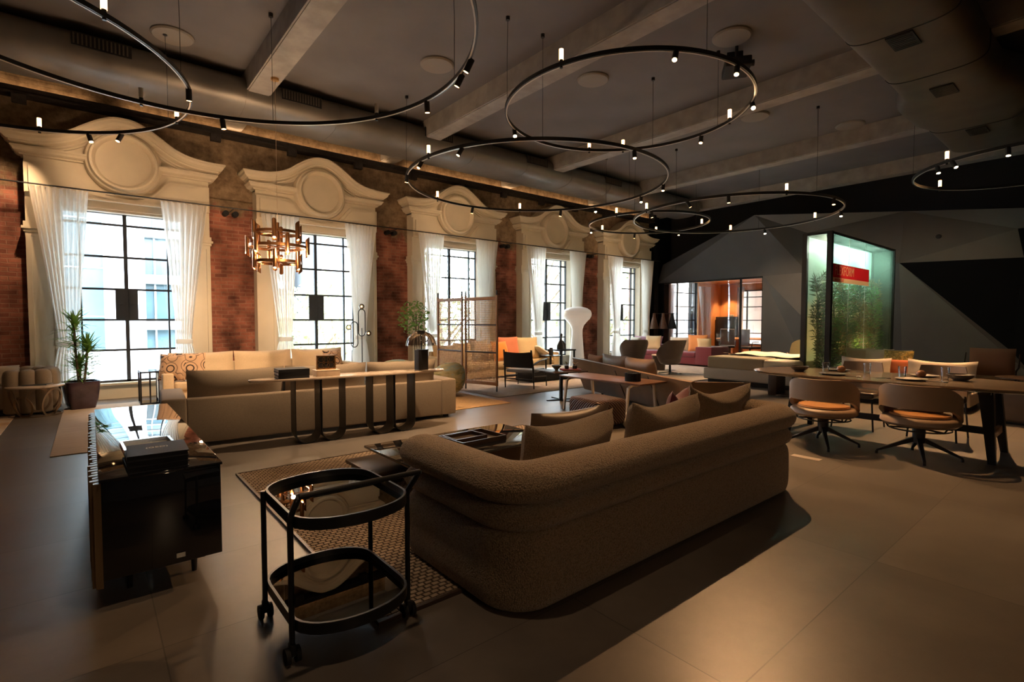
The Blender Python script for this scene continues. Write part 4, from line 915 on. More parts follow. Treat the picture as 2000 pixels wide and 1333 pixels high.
mt = thing('round_side_table', 'round side table with pale marble top on looping bronze rings', 'side table', (-.66, 10.66, 0))
M().lathe([(0, .435), (.335, .435), (.345, .445), (.345, .455), (.335, .462), (0, .462)], 48).build('top', MARB, mt)
m = M()
for k in range(9):
    a = 2*PI*k/9; rr_ = .115+.02*(k % 3); cz = .21+.05*((k*2) % 3-1); c_ = Vector((.25*cos(a), .25*sin(a), cz)); tx = Vector((-sin(a), cos(a), 0)); n_ = Vector((cos(a)*.25, sin(a)*.25, 1)).normalized()
    m.sweep([c_+tx*(rr_*cos(2*PI*i/24))+n_*(rr_*1.35*sin(2*PI*i/24)) for i in range(24)], rect(.03, .006), (cos(a), sin(a), 0), closed=True)
m.sweep(arc(0, 0, .30, 0, 360, 40, .012)[:-1], rect(.03, .01), closed=True); m.sweep(arc(0, 0, .27, 0, 360, 40, .43)[:-1], rect(.03, .008), closed=True); m.build('ring_base', P('bronze_rings', (.30, .22, .15), .3, metal=.8), mt, smooth=40)
book('magazine', 'grey open magazine on the round marble side table', .22, .30, .014, (-.63, 10.66, .462), 70, P('slate_paper', (.12, .13, .15), .6))
pt = thing('potted_plant', 'spiky green dracaena in a dark plum glazed pot by the first window', 'plant', (-.13, 11.0, 0), 12)
m = M(); m.loft([[(a*s_, b*s_, zz) for a, b in [(x, y) for x, y, _ in sell(.21, .21, 7, 32)]] for zz, s_ in ((0, .74), (.02, .78), (.16, .93), (.32, 1.02), (.44, 1.06), (.455, 1.05), (.455, .95), (.40, .93), (.40, .1))]); m.build('pot', POTM, pt, smooth=40)
M().lathe([(0, .405), (.19, .405), (.0, .43)], 20).build('soil', SOIL, pt)
rr = random.Random(3); st = M(); lv = M()
def blade(m, base, d, L_, w_, droop, mid=5):
    d = Vector(d).normalized(); sd_ = d.cross(Vector((0, 0, 1))).normalized(); L0 = len(m.v); ring = []
    for i in range(mid+1):
        t = i/mid; p = Vector(base)+d*(L_*t)-Vector((0, 0, droop*L_*t*t)); ww = w_*(1-t)**.6*(min(1, t*4+.35)); ring.append([p-sd_*ww/2, p+Vector((0, 0, -ww*.18)), p+sd_*ww/2])
    m.loft(ring, caps=False, loop=False)
for (x, y, h) in ((-.05, .02, 1.02), (.07, -.03, .62), (.0, .06, .34)):
    st.tube([(x*.5, y*.5, .4), (x, y, .4+h*.5), (x*1.3, y*1.2, .42+h)], .018, 8)
    for k in range(100):
        a = rr.uniform(0, 2*PI); e = rr.uniform(-.15, 1.25); zz = .42+h-rr.uniform(0, .5)*(1 if e < .7 else .3)
        blade(lv, (x*1.25, y*1.2, zz), (cos(a)*cos(e), sin(a)*cos(e), sin(e)), rr.uniform(.24, .38), .042, rr.uniform(.05, .35))
st.build('stems', STEM, pt); lv.build('leaves', LEAF, pt, smooth=60, weld=False)

# ================================================================== MIDDLE GROUND
# globe floor lamp
gl_ = thing('globe_floor_lamp', 'slim black floor lamp of looped rods with glass globes by the second window', 'floor lamp', (4.66, 10.95, 0), 10)
M().cyl((0, 0, 0), (0, 0, .02), .15, n=32).build('base', BLACK, gl_)
M().tube([(.03, 0, .02), (.03, 0, 1.28)], .010, 8).build('stem', BLACK, gl_); M().tube([(-.23, 0, .02), (-.23, 0, .80)], .008, 8).build('stem', BLACK, gl_); M().tube([(-.23, 0, .02), (.03, 0, .02)], .012, 8).build('foot_bar', BLACK, gl_)
def loop(m, cx, cz, w, h, n=10):
    r_ = w/2; p = [(cx+r_*cos(R(a)), 0, cz+h/2-r_+r_*sin(R(a))) for a in range(0, 181, 15)]+[(cx-r_*cos(R(a)), 0, cz-h/2+r_-r_*sin(R(a))) for a in range(0, 181, 15)]
    m.sweep(p, [(.010*cos(2*PI*i/n), .010*sin(2*PI*i/n)) for i in range(n)], (0, 1, 0), closed=True)
m = M(); loop(m, .03, 1.40, .17, .60); m.build('loop', BLACK, gl_); m = M(); loop(m, -.16, 1.14, .17, .56); m.build('loop', BLACK, gl_)
for x, z_ in ((.03, 1.76), (-.30, 1.30), (.20, 1.16)):
    b = M().ball((x, 0, z_), .062, 20, 12).build('globe', glass('globe_glass', (.85, .75, .6), 2.0), gl_); M().ball((x, 0, z_), .018, 8, 6).build('lamp', BULB, b)

# round landscape-fabric armchairs
def boulder(label, loc, rz, w, d, h, seed):
    t = thing('round_armchair', label, 'armchair', loc, rz, 'landscape fabric armchairs'); rr = random.Random(seed)
    ph = [rr.uniform(0, 6) for _ in range(4)]
    def f(u, v):
        a = 2*PI*u; e = PI*v-PI/2; ce = max(0, cos(e))**.75; se = math.copysign(abs(sin(e))**.8, sin(e))
        back = max(0, min(1, .5+.5*sin(a)*ce))                    # +y is the back
        top = h*(.60+.40*back**1.3)
        wob = 1+.03*sin(2*a+ph[0])+.02*sin(5*a+ph[1])*ce
        z_ = (top*(se+1)/2)
        if se > .55: z_ -= (.17 if back < .75 else .0)*(se-.55)*h*.9
        return (w/2*ce*wob*cos(a), d/2*ce*wob*sin(a), max(.0, z_)+.01)
    M().grid(f, 48, 26, True).build('shell', TAPES, t, smooth=75)
    M().rbox(-w*.26, -d*.44, h*.36, w*.26, d*.10, h*.53, .07, 4).build('seat_cushion', TAPES, t)
    return t
boulder('rounded landscape fabric armchair behind the lamp, the farther of two', (4.72, 9.25, .01), 150, 1.02, 1.0, .80, 1)
boulder('rounded landscape fabric armchair by the rattan screen, the nearer of two', (5.12, 8.40, .01), 195, 1.08, 1.02, .76, 2)

# rattan folding screen
sc = thing('folding_screen', 'tall rattan lattice folding screen in a walnut frame with dark crossbars', 'folding screen', (0, 0, 0))
def panel(a, b, first):
    a = Vector((*a, 0)); b = Vector((*b, 0)); d = (b-a); L_ = d.length; ang = math.atan2(d.y, d.x); mt_ = Matrix.Translation(a) @ Matrix.Rotation(ang, 4, 'Z')
    m = M().mark(); 
    for x in (.03, L_-.03): m.rbox(x-.022, -.018, .12, x+.022, .018, 1.96, .004)
    m.rbox(.05, -.016, 1.86, L_-.05, .016, 1.93, .004); m.rbox(.05, -.016, .13, L_-.05, .016, .20, .004); m.tr(mt_); m.build('panel_frame', RATW, sc)
    m = M().mark()
    for x in (.03, L_-.03): m.cyl((x, 0, 0), (x, 0, .13), .016); m.cyl((x, 0, 1.95), (x, 0, 2.06), .017)
    m.tr(mt_); m.build('post_end', BLACK, sc)
    m = M().mark()
    for z_ in (.80, 1.36): m.cyl((.03, -.012, z_), (L_-.03, -.012, z_), .016)
    m.tr(mt_); m.build('crossbar', DWOOD, sc)
    m = M().mark(); n = int((L_-.1)/.036)
    for k in range(1, n): x = .05+(L_-.1)*k/n; m.box(x-.0055, -.004, .19, x+.0055, .003, 1.87)
    for k in range(1, 46): z_ = .19+1.68*k/46; m.box(.05, -.002, z_-.005, L_-.05, .006, z_+.005)
    m.tr(mt_); m.build('cane_lattice', RATTAN, sc, smooth=0)
panel((6.03, 9.95), (6.09, 9.02), 1); panel((6.10, 8.97), (6.33, 8.12), 0)
# ficus behind the screen
fc = thing('potted_tree', 'leafy ficus in a pale pot behind the rattan screen', 'plant', (5.95, 10.75, 0))
M().lathe([(0, 0), (.17, 0), (.21, .38), (.19, .38), (.18, .33), (0, .33)], 28).build('pot', OAK, fc, smooth=40)
st = M(); lv = M(); rr = random.Random(5)
for k in range(3): a = 2.1*k; st.tube([(.03*cos(a), .03*sin(a), .3), (.06*cos(a+1), .06*sin(a+1), .8), (.04*cos(a+2), .04*sin(a+2), 1.3), (.14*cos(a+2), .14*sin(a+2), 1.6)], .012, 6)
for k in range(420):
    while True:
        p = Vector((rr.uniform(-1, 1), rr.uniform(-1, 1), rr.uniform(-1, 1)))
        if p.length < 1: break
    c = Vector((-.08+p.x*.40, p.y*.36, 1.52+p.z*.42)); a = Vector((rr.gauss(0, 1), rr.gauss(0, 1), rr.gauss(0, .6))).normalized(); b = a.orthogonal().normalized(); s_ = rr.uniform(.03, .055)
    lv.add([c+a*s_, c+b*s_*.55+Vector((0, 0, .006)), c-a*s_, c-b*s_*.55+Vector((0, 0, .006))], [(0, 1, 2, 3)])
st.build('stems', STEM, fc); lv.build('leaves', P('bright_leaf', (.16, .34, .06), .5, var=.4, vscale=8), fc, smooth=0, weld=False)

rug('area_rug', 'grey carpet under the black lounge chair and sand sofa', 5.9, 7.55, 10.2, 11.1, RUGG, .01, 0)
rug('area_rug', 'grey carpet in the far seating group with swivel chairs and maroon sofa', 10.6, 6.6, 16.2, 11.0, RUGG, .01, 0)
sofa('sand coloured sofa with orange cushions behind the rattan screen', (8.10, 10.55, 0), 0, 3.7, 1.05, .42, .68, .58, .2, SAND, 3, .84, ct=.2)
DG = 'cushions on the sand sofa'
for lab, x, y, rz, w_, h_, mt_, sd_ in (('cream square cushion seen through the lattice at the left of the sand sofa', 7.05, 10.35, 10, .55, .5, SAND, 31), ('bright orange velvet cushion beside the rattan screen on the sand sofa', 8.02, 10.12, 8, .56, .52, ORAP, 32), ('rust red cushion behind the bright orange one on the sand sofa', 8.52, 10.40, -6, .66, .62, RUST, 33), ('cream cushion right of the rust one on the sand sofa', 9.12, 10.36, -10, .72, .60, SAND, 34), ('taupe cushion seen through the lattice on the sand sofa', 7.62, 10.45, -4, .55, .56, WHITEF, 35)):
    cushion('throw_pillow', lab, (x, y, .42), rz, -16, w_, h_, .18, mt_, DG, .0, .06, sd_)
cushion('folded_throw', 'cream fluffy throw over the right arm of the sand sofa', (9.78, 10.5, .50), 80, -60, .9, .5, .16, FUR, None, 0, .03, 36, cat='throw')
# black wooden lounge chair seen from behind
bc = thing('lounge_chair', 'black lounge chair with angled wooden arms, seen from behind, by the rattan screen', 'armchair', (7.30, 8.39, .01), -67)
# local: faces +y ; width along x
for s in (-1, 1):
    M().tube([(s*.34, -.30, 0), (s*.335, -.33, .42), (s*.32, -.40, .82)], .022, 10, scale=[.6, 1, .8]).build('rear_leg', BLACK, bc)
    M().tube([(s*.35, .33, 0), (s*.34, .31, .58)], .020, 10, scale=[.6, 1]).build('front_leg', BLACK, bc)
    m = M(); m.sweep([(s*.335, -.36, .50), (s*.345, -.05, .57), (s*.35, .36, .60)], oval(.055, .022, 12, 3)); m.build('armrest', BLACK, bc)
    M().tube([(s*.34, -.31, .26), (s*.345, .32, .22)], .012, 8).build('side_rail', BLACK, bc)
M().tube([(-.34, -.31, .20), (.34, -.31, .20)], .012, 8).build('stretcher', BLACK, bc); M().tube([(-.345, .31, .30), (.345, .31, .30)], .014, 8).build('stretcher', BLACK, bc)
def bk(u, v): x = (2*u-1)*.315; return (x, -.355-.07*v-.03*(1-(2*u-1)**2), .44+.34*v-.02*(1-(2*u-1)**2)*v)
m = M(); m.grid(bk, 12, 6); n0 = len(m.v); m.grid(lambda u, v: tuple(Vector(bk(u, v))+Vector((0, .025, 0))), 12, 6); m.build('backrest', BLACKM, bc, smooth=60)
M().rbox(-.32, -.32, .33, .32, .34, .40, .03, 4).build('seat', P('grey_leather', (.28, .29, .30), .5), bc)
# low tables of that group
t = thing('low_coffee_table', 'low black coffee table with pale top in front of the sand sofa', 'coffee table', (8.5, 9.15, .01))
M().rbox(-.75, -.42, .27, .75, .42, .30, .006).build('top', P('pale_stone', (.50, .47, .43), .2), t); M().rbox(-.6, -.3, 0, .6, .3, .27, .01).build('base', BLACKM, t)
t = thing('pedestal_side_table', 'round black pedestal table between the sand sofa cushions and the fluffy throw', 'side table', (9.42, 9.82, .01))
M().cyl((0, 0, 0), (0, 0, .015), .16, n=28).build('base', BLACK, t); M().cyl((0, 0, .015), (0, 0, .50), .03).build('stem', BLACK, t); M().cyl((0, 0, .50), (0, 0, .52), .27, n=36).build('top', BLACK, t)
v = M().lathe([(0, 0), (.055, 0), (.06, .1), (.05, .17), (.04, .2), (0, .2)], 18, (9.44, 9.82, .53)).build('vase', BLACKM, None); tag(v, 'small black vase on the round pedestal table by the sand sofa', 'vase')
t = thing('corner_table', 'square dark table holding a sculpture between the fourth window curtains', 'side table', (10.80, 10.80, 0))
M().rbox(-.32, -.3, .56, .32, .3, .60, .005).build('top', BLACK, t)
for sx in (-1, 1):
    for sy in (-1, 1): M().box(sx*.28-.02, sy*.26-.02, 0, sx*.28+.02, sy*.26+.02, .56).build('leg', BLACK, t, smooth=0)
scu = thing('bird_sculpture', 'dark bronze folded bird-like sculpture on the square table by the fourth window', 'sculpture', (10.72, 10.75, .60), 20); scu.scale = (.8, .8, .75)
m = M(); m.loft([[(x*s_+ox, y*s_, z_) for x, y, _ in sell(.22, .12, 2.2, 20)] for z_, s_, ox in ((0, .95, 0), (.12, .9, -.02), (.25, .62, -.01), (.36, .32, .02), (.46, .24, .04), (.52, .05, .05))]); m.build('body', STONE, scu)
M().loft([[(x*s_+ox, y*s_, z_) for x, y, _ in sell(.16, .10, 2.2, 16)] for z_, s_, ox in ((0, .7, .3), (.2, .9, .24), (.32, .5, .12), (.36, .1, .06))]).build('wing', STONE, scu); M().loft([[(x*s_+.05, y*s_, z_) for x, y, _ in sell(.07, .06, 2, 12)] for z_, s_ in ((.5, .6), (.55, 1), (.60, .7), (.63, .1))]).build('head', STONE, scu)
# white lantern lamp
wl_ = thing('lantern_floor_lamp', 'tall white ribbed lantern floor lamp shaped like a mushroom by the fourth window', 'floor lamp', (11.45, 10.78, 0))
prof = [(.25, .02), (.24, .15), (.21, .45), (.185, .80), (.165, 1.05), (.17, 1.18), (.21, 1.30), (.30, 1.41), (.39, 1.50), (.435, 1.59), (.44, 1.67), (.41, 1.75), (.31, 1.82), (.16, 1.86), (.02, 1.87)]
def lant(u, v):
    i = v*(len(prof)-1); k = min(int(i), len(prof)-2); f_ = i-k; r_ = prof[k][0]*(1-f_)+prof[k+1][0]*f_; z_ = prof[k][1]*(1-f_)+prof[k+1][1]*f_
    q = r_*(1-.045*(1-abs(sin(5*PI*u)))); return (q*cos(2*PI*u), q*sin(2*PI*u), z_)
M().grid(lant, 80, 56, True).build('paper_shade', WHITE, wl_, smooth=50); M().cyl((0, 0, 0), (0, 0, .03), .26, n=32).build('base', STEEL, wl_)

# ---- brown shell sofa with console, ottoman, pouf, pedestal table
bs = thing('shell_sofa', 'brown leather sofa with a sweeping angular shell, seen from behind the walnut console', 'sofa', (0, 0, 0))
def P3(t, off, z_):  # along the back line, offset towards the seat
    a = Vector((7.55, 7.05, 0)); b = Vector((6.42, 3.82, 0)); d = (b-a).normalized(); n_ = Vector((-d.y, d.x, 0))
    return a+(b-a)*t+n_*off+Vector((0, 0, z_))
m = M(); rg = []
for t_, zt, lean in ((-.02, .70, .06), (.1, .685, .03), (.35, .655, 0), (.6, .625, 0), (.8, .605, 0), (.93, .60, 0), (1.0, .60, .01)):
    rg.append([P3(t_, .02+.16-lean*.3, .06), P3(t_, -.06-lean, zt), P3(t_, -.02-lean, zt+.012), P3(t_, .02-lean, zt-.005), P3(t_, .26, .06)])
m.loft(rg); m.build('back_shell', LEATH, bs, smooth=30)
M().loft([[P3(1.0, .0, .60), P3(1.0, .20, .08), P3(.985, .22, .08), P3(.985, .03, .60)], [P3(1.0, .95, .55), P3(1.0, .80, .08), P3(.985, .80, .08), P3(.985, .92, .55)]]).build('side_shell', LEATH, bs, smooth=30)
M().loft([[P3(0, .0, .69), P3(0, .20, .08), P3(.015, .22, .08), P3(.015, .03, .69)], [P3(0, .95, .60), P3(0, .80, .08), P3(.015, .80, .08), P3(.015, .92, .60)]]).build('side_shell', LEATH, bs, smooth=30)
m = M()
for t_ in (.42, .70):
    m = M(); m.loft([[P3(t_, -.066, .58), P3(t_, .17, .06), P3(t_+.004, .17, .06), P3(t_+.004, -.066, .58)], [P3(t_, -.058, .58), P3(t_, .18, .06), P3(t_+.004, .18, .06), P3(t_+.004, -.058, .58)]]); m.build('panel_seam', DWOOD, bs, smooth=0)
for i in range(3):
    a, b = .02+.32*i, .02+.32*(i+1)-.005
    m = M(); m.loft([[P3(a, .2, .10), P3(a, .95, .10), P3(a, .97, .40), P3(a, .08, .42)], [P3(b, .2, .10), P3(b, .95, .10), P3(b, .97, .40), P3(b, .08, .42)]]); m.build('seat_cushion', TAUPE, bs, smooth=30)
for t_ in (.12, .88):
    for o_ in (.3, .75): q = P3(t_, o_, 0); M().cyl(q, q+Vector((0, 0, .11)), .02).build('foot', BLACK, bs)
SG = 'cushions along the brown shell sofa'
rzs = math.degrees(math.atan2(-(7.05-3.82), -(7.55-6.42)))
for lab, t_, w_, h_, mt_, sd_ in (('large brown leather cushion in the middle of the brown shell sofa', .30, .84, .44, LEATH, 41), ('large brown leather cushion at the near end of the brown shell sofa', .53, .86, .44, LEATH, 42), ('ochre brown cushion at the far end of the brown shell sofa', .10, .6, .40, UMBER, 43)):
    q = P3(t_, .28, .40); cushion('throw_pillow', lab, q, rzs, 14, w_, h_, .22, mt_, SG, .03, .04, sd_)
wc = thing('walnut_console', 'low walnut console on pale bent wooden legs in front of the brown shell sofa', 'console table', (6.28, 5.20, 0), -1)
M().rbox(-.32, -.82, .525, .32, .82, .55, .004).build('top', BWOOD, wc)
for y in (-.60, .66):
    for s in (-1, 1):
        p = [(s*.02, y, .505), (s*.22, y, .505), (s*.30, y, .47), (s*.36, y, .0)]
        m = M(); m.sweep(p, rect(.03, .036), (0, 1, 0)); m.build('leg', OAK, wc, smooth=0)
bk_ = M(); [bk_.cyl((.105*cos(2*PI*k/26), .105*sin(2*PI*k/26), 0), (.105*cos(2*PI*k/26), .105*sin(2*PI*k/26), .12), .012, n=8) for k in range(26)]; bk_.cyl((0, 0, 0), (0, 0, .11), .10, n=28)
o = bk_.build('ribbed_bowl', BLACKM, None, (6.22, 4.72, .55)); tag(o, 'ribbed black pot standing on the walnut console', 'pot')
ot = M()
def otf(m):
    m.rbox(-.27, -.31, .04, .27, .31, .40, .06, 4)
otf(ot); om = wave_mat('braided_leather', [(0, (.012, .006, .005)), (.5, (.035, .015, .010)), (.8, (.12, .055, .034))], 14, .4, .42, 'DIAGONAL', 1, 0, .9)
ott = thing('woven_ottoman', 'dark brown woven leather ottoman in front of the walnut console', 'ottoman', (5.36, 4.66, 0), -8); ot.build('cushion', om, ott); m = M(); m.rbox(-.27, -.3, 0, .27, .3, .05, .01); m.build('base', BLACKM, ott)
pf = M().rbox(-.34, -.34, 0, .34, .34, .14, .06, 4).build('fur_floor_cushion', FUR, None, (5.86, 4.30, 0), (0, 0, R(4))); tag(pf, 'low white fur floor cushion beside the woven ottoman', 'floor cushion')
xt = thing('pedestal_table', 'dark pedestal table carrying the red book and gold birds', 'side table', (6.62, 6.62, 0), -12)
M().cyl((0, 0, 0), (0, 0, .52), .035, n=4).build('stem', BLACK, xt); M().rbox(-.34, -.33, .52, .36, .33, .542, .004).build('top', DWOOD, xt)
m = M(); [m.box(-.28*abs(cos(a))-.02, -.28*abs(sin(a))-.02, 0, .28*abs(cos(a))+.02, .28*abs(sin(a))+.02, .018) for a in (0, PI/2)]; m.build('foot', BLACK, xt, smooth=0)
o = M().lathe([(0, 0), (.035, 0), (.03, .02), (.085, .075), (.095, .10), (.085, .10), (.03, .04), (0, .035)], 24).build('bowl', P('olive_glaze', (.12, .10, .06), .3), None, (6.50, 6.62, .542)); tag(o, 'small dark footed bowl on the pedestal table', 'bowl')
book('hardcover_book', 'red covered book under the gold birds on the pedestal table', .34, .26, .025, (6.76, 6.52, .542), -30, REDB)
for k, (x, y, lab) in enumerate(((6.70, 6.56, 'left gold bird on a dark cube on the red book'), (6.83, 6.48, 'right gold bird on a dark cube on the red book'))):
    t = thing('bird_figurine', lab, 'figurine', (x, y, .567), -30+50*k, 'gold bird figurines'); M().rbox(-.032, -.032, 0, .032, .032, .055, .003).build('cube_base', BLACKM, t)
    M().cyl((0, 0, .055), (0, 0, .085), .003, n=6).build('stand', BRASS, t); M().loft([[(x_*s_, y_*s_+oy, .10+z_+.0) for x_, y_, _ in sell(.014, .012, 2, 10)] for s_, oy, z_ in ((.1, -.07, .02), (.7, -.03, .0), (1, 0, -.01), (.8, .03, .01), (.5, .05, .03), (.1, .075, .03))]).build('bird', BRASS, t)

# ---- far seating: swivel chairs, maroon sofa, cone-shade lamp
def swivel(label, loc, rz, proto=None):
    if proto: c = copy_tree(proto); return place(c, loc, rz, label)
    t = thing('swivel_armchair', label, 'armchair', loc, rz, 'brown swivel armchairs')
    def sh(u, v):
        a = R(-135+270*u)-PI/2; k = abs(2*u-1); top = .92-.40*min(1, max(0, (k-.35)/.55))**1.2
        z_ = .26+(top-.26)*v; r_ = .22+.14*v**.6+.06*v*(1-k)
        return (r_*1.0*cos(a), r_*.95*sin(a)+.02-.10*v*(1-k), z_)
    m = M(); m.grid(sh, 40, 12); m.grid(lambda u, v: (sh(u, v)[0]*.90, sh(u, v)[1]*.90+.01, sh(u, v)[2]), 40, 12); m.build('shell', LEATHD, t, smooth=60)
    M().lathe([(0, .25), (.18, .25), (.26, .30), (.28, .38), (.27, .44), (.2, .46), (0, .46)], 32).build('seat', LEATHD, t); M().cyl((0, 0, .02), (0, 0, .27), .03).build('column', BLACK, t)
    m = M()
    for k in range(4): a = PI/4+PI/2*k; m.sweep([(0, 0, .05), (.30*cos(a), .30*sin(a), .012)], rect(.045, .018))
    m.build('star_base', BLACK, t, smooth=0); return t
s1 = swivel('dark brown swivel armchair seen from behind, right of two before the maroon sofa', (12.09, 7.95, .01), -15)
swivel('dark brown swivel armchair, left of two before the maroon sofa', (11.55, 8.75, .01), -40, s1)
sofa('long maroon sofa facing the room before the meeting room glass', (15.2, 10.0, 0), -90, 3.6, 1.05, .44, .62, .62, .55, MAROON, 3, 0, bt=.34, arms=(0, 1))
EG = 'cushions on the maroon sofa'
for lab, x, y, rz, w_, h_, mt_, sd_ in (('cushion in window-lit mauve at the back of the maroon sofa, behind the left swivel chair', 15.45, 11.1, -80, 1.1, .46, MAUVE, 51), ('cream square cushion on the maroon sofa between the swivel chairs', 15.0, 10.55, -65, .52, .50, IVORY, 52), ('beige cushion behind the right swivel chair on the maroon sofa', 15.3, 9.75, -85, .7, .46, WHITEF, 53), ('orange square cushion at the right of the maroon sofa', 15.15, 8.95, -62, .60, .56, PEACH, 54), ('cream cushion leaning on the right arm of the maroon sofa', 15.0, 8.60, -40, .46, .46, IVORY, 55), ('pinkish cream cushion at the far left end of the maroon sofa', 15.35, 11.6, -95, .5, .42, WHITEF, 56)):
    cushion('throw_pillow', lab, (x, y, .44), rz, -14, w_, h_, .18, mt_, EG, 0, .06, sd_)
t = thing('drum_side_table', 'small dark wood drum table with a lit candle between the swivel chairs', 'side table', (12.75, 8.75, .01)); M().cyl((0, 0, 0), (0, 0, .42), .17, .20, 28).build('drum', DWOOD, t); M().cyl((0, 0, .42), (0, 0, .45), .21, n=28).build('top', OAK, t)
t = thing('candle_jar', 'small cream candle jar on the drum table between the swivel chairs', 'candle', (12.75, 8.75, .46)); M().cyl((0, 0, 0), (0, 0, .08), .045, n=20).build('jar', IVORY, t); M().cyl((0, 0, .08), (0, 0, .12), .012).build('flame', BULB, t)
t = thing('cone_floor_lamp', 'floor lamp with three wooden cone shades before the meeting room glass', 'floor lamp', (16.55, 10.95, 0), -39.5)
M().cyl((0, 0, 0), (0, 0, .02), .18, n=28).build('base', BLACK, t); M().cyl((0, 0, .02), (0, 0, 1.72), .016).build('pole', BLACK, t)
M().tube([(-.58, 0, 1.70), (.2, 0, 1.70)], .012, 8).build('arm', BLACK, t)
for x, mt_ in ((-.55, BWOOD), (-.22, BWOOD), (.12, BLACKM)): M().lathe([(.045, 1.72), (.055, 1.60), (.17, 1.14), (.162, 1.14), (.048, 1.58), (.04, 1.72)], 28, (x, 0, 0)).build('lamp_shade', mt_, t, smooth=60)

# ---- meeting room furniture behind the glass
def officechair(label, loc, rz, proto=None):
    if proto: return place(copy_tree(proto), loc, rz, label)
    t = thing('office_chair', label, 'office chair', loc, rz, 'meeting room chairs')
    M().rbox(-.26, -.26, .40, .26, .26, .49, .04).build('seat', BLACKM, t); M().rbox(-.25, -.30, .52, .25, -.24, 1.12, .03).build('backrest', P('grey_mesh', (.13, .12, .12), .7), t)
    M().cyl((0, 0, .06), (0, 0, .42), .03).build('column', BLACK, t)
    for s in (-1, 1): M().tube([(s*.27, -.2, .46), (s*.28, -.15, .66), (s*.28, .12, .66)], .015, 8).build('armrest', BLACK, t)
    m = M(); [m.sweep([(0, 0, .08), (.28*cos(R(72*k)), .28*sin(R(72*k)), .05)], rect(.04, .025)) for k in range(5)]; [m.ball((.28*cos(R(72*k)), .28*sin(R(72*k)), .03), .03, 8, 6) for k in range(5)]; m.build('star_base', BLACK, t, smooth=0); return t
oc = officechair('grey office chair behind the left pane of the meeting room glass', (18.75, 9.85, .012), -60)
officechair('grey office chair behind the right pane of the meeting room glass', (18.5, 8.85, .012), -110, oc)
t = thing('meeting_table', 'long orange wood meeting table behind the glass', 'table', (20.0, 8.9, .012)); M().rbox(-.7, -1.7, .70, .7, 1.7, .74, .005).build('top', ORANGE, t)
for s in (-1, 1): M().rbox(-.4, s*1.2-.04, 0, .4, s*1.2+.04, .70, .005).build('leg', ORANGE, t)
t = thing('dark_cabinet', 'tall dark cabinet against the orange wall of the meeting room', 'cabinet', (21.75, 11.35, .012)); M().rbox(-.22, -.35, 0, .22, .5, 1.6, .005).build('body', BLACKM, t); M().rbox(-.23, -.34, .03, -.215, .49, 1.57, .003).build('door', BLACK, t)
o = M().rbox(-.03, -.13, 0, .03, .13, .09, .01).build('gold_box', BRASS, None, (21.6, 11.2, 1.612)); tag(o, 'small gold box on the dark cabinet in the meeting room', 'box')
t = thing('credenza', 'dark low credenza along the meeting room end wall', 'credenza', (21.75, 9.3, .012)); M().rbox(-.22, -.9, .0, .22, .5, 1.0, .005).build('body', BLACKM, t); M().rbox(-.23, -.88, .04, -.215, .48, .96, .003).build('door', BLACK, t)

# ---- bed, armchair, bench
bd = thing('daybed', 'low wide bed with olive blanket and ivory sheet before the glass display case', 'bed', (12.05, 5.35, 0))
M().rbox(-1.0, -1.05, .10, 1.0, 1.03, .36, .04).build('bed_base', WHITEF, bd); M().rbox(-.92, -.98, 0, .92, .95, .11, .01).build('plinth', BLACKM, bd)
M().rbox(-.95, -1.0, .36, 1.0, .93, .60, .06, 4).build('mattress', IVORY, bd)
def drape(x0, x1, y0, y1, zt, zs, amp, seed):
    rr = random.Random(seed); p = [rr.uniform(0, 6) for _ in range(4)]
    def f(u, v):
        x = x0+(x1-x0)*u; y = y0+(y1-y0)*v; return (x, y, zt+amp*(sin(5*x+3*y+p[0])+.6*sin(11*y-4*x+p[1])+.4*sin(17*x+p[2])))
    return f
m = M(); m.rbox(-.97, -.35, .34, .3, .95, .625, .05, 4); m.build('blanket', OLIVE, bd)
m = M(); f_ = drape(-.35, .98, -.98, .9, .655, 0, .018, 3); m.grid(f_, 30, 30); m.grid(lambda u, v: (f_(u, v)[0], f_(u, v)[1], .60), 30, 30); m.build('crumpled_sheet', IVORY, bd, smooth=70)
ac = thing('wooden_armchair', 'armchair with padded beige back and orange wood arms beyond the bed', 'armchair', (13.7, 5.25, 0), 115)
M().rbox(-.28, -.28, .36, .28, .28, .46, .04).build('seat', SAND, ac)
def bb(u, v): a = (2*u-1); return (a*.27*(1-.25*v*v), -.27-.12*v, .44+.52*v-.10*v*a*a)
m = M(); m.grid(bb, 12, 10); m.grid(lambda u, v: tuple(Vector(bb(u, v))+Vector((0, .06, 0))), 12, 10); m.build('backrest', SAND, ac, smooth=60)
for s in (-1, 1):
    M().tube([(s*.31, .27, 0), (s*.31, .25, .62), (s*.31, -.27, .62)], .016, 8).build('armrest', P('orange_wood', (.48, .17, .04), .4), ac); M().tube([(s*.31, -.3, 0), (s*.31, -.27, .62)], .016, 8).build('rear_leg', MATS['orange_wood'], ac)
be = thing('wooden_bench', 'dark wooden bench at the foot of the bed beyond the dining table', 'bench', (10.35, 4.15, 0))
M().rbox(-.25, -.62, .50, .25, .42, .54, .005).build('top', DWOOD, be); M().rbox(-.20, .18, 0, .20, .34, .50, .01).build('slab_leg', DWOOD, be); M().rbox(-.2, -.5, 0, .2, .2, .03, .004).build('foot_rail', DWOOD, be); M().rbox(-.19, -.56, 0, .19, -.53, .50, .004).build('slab_leg', DWOOD, be)

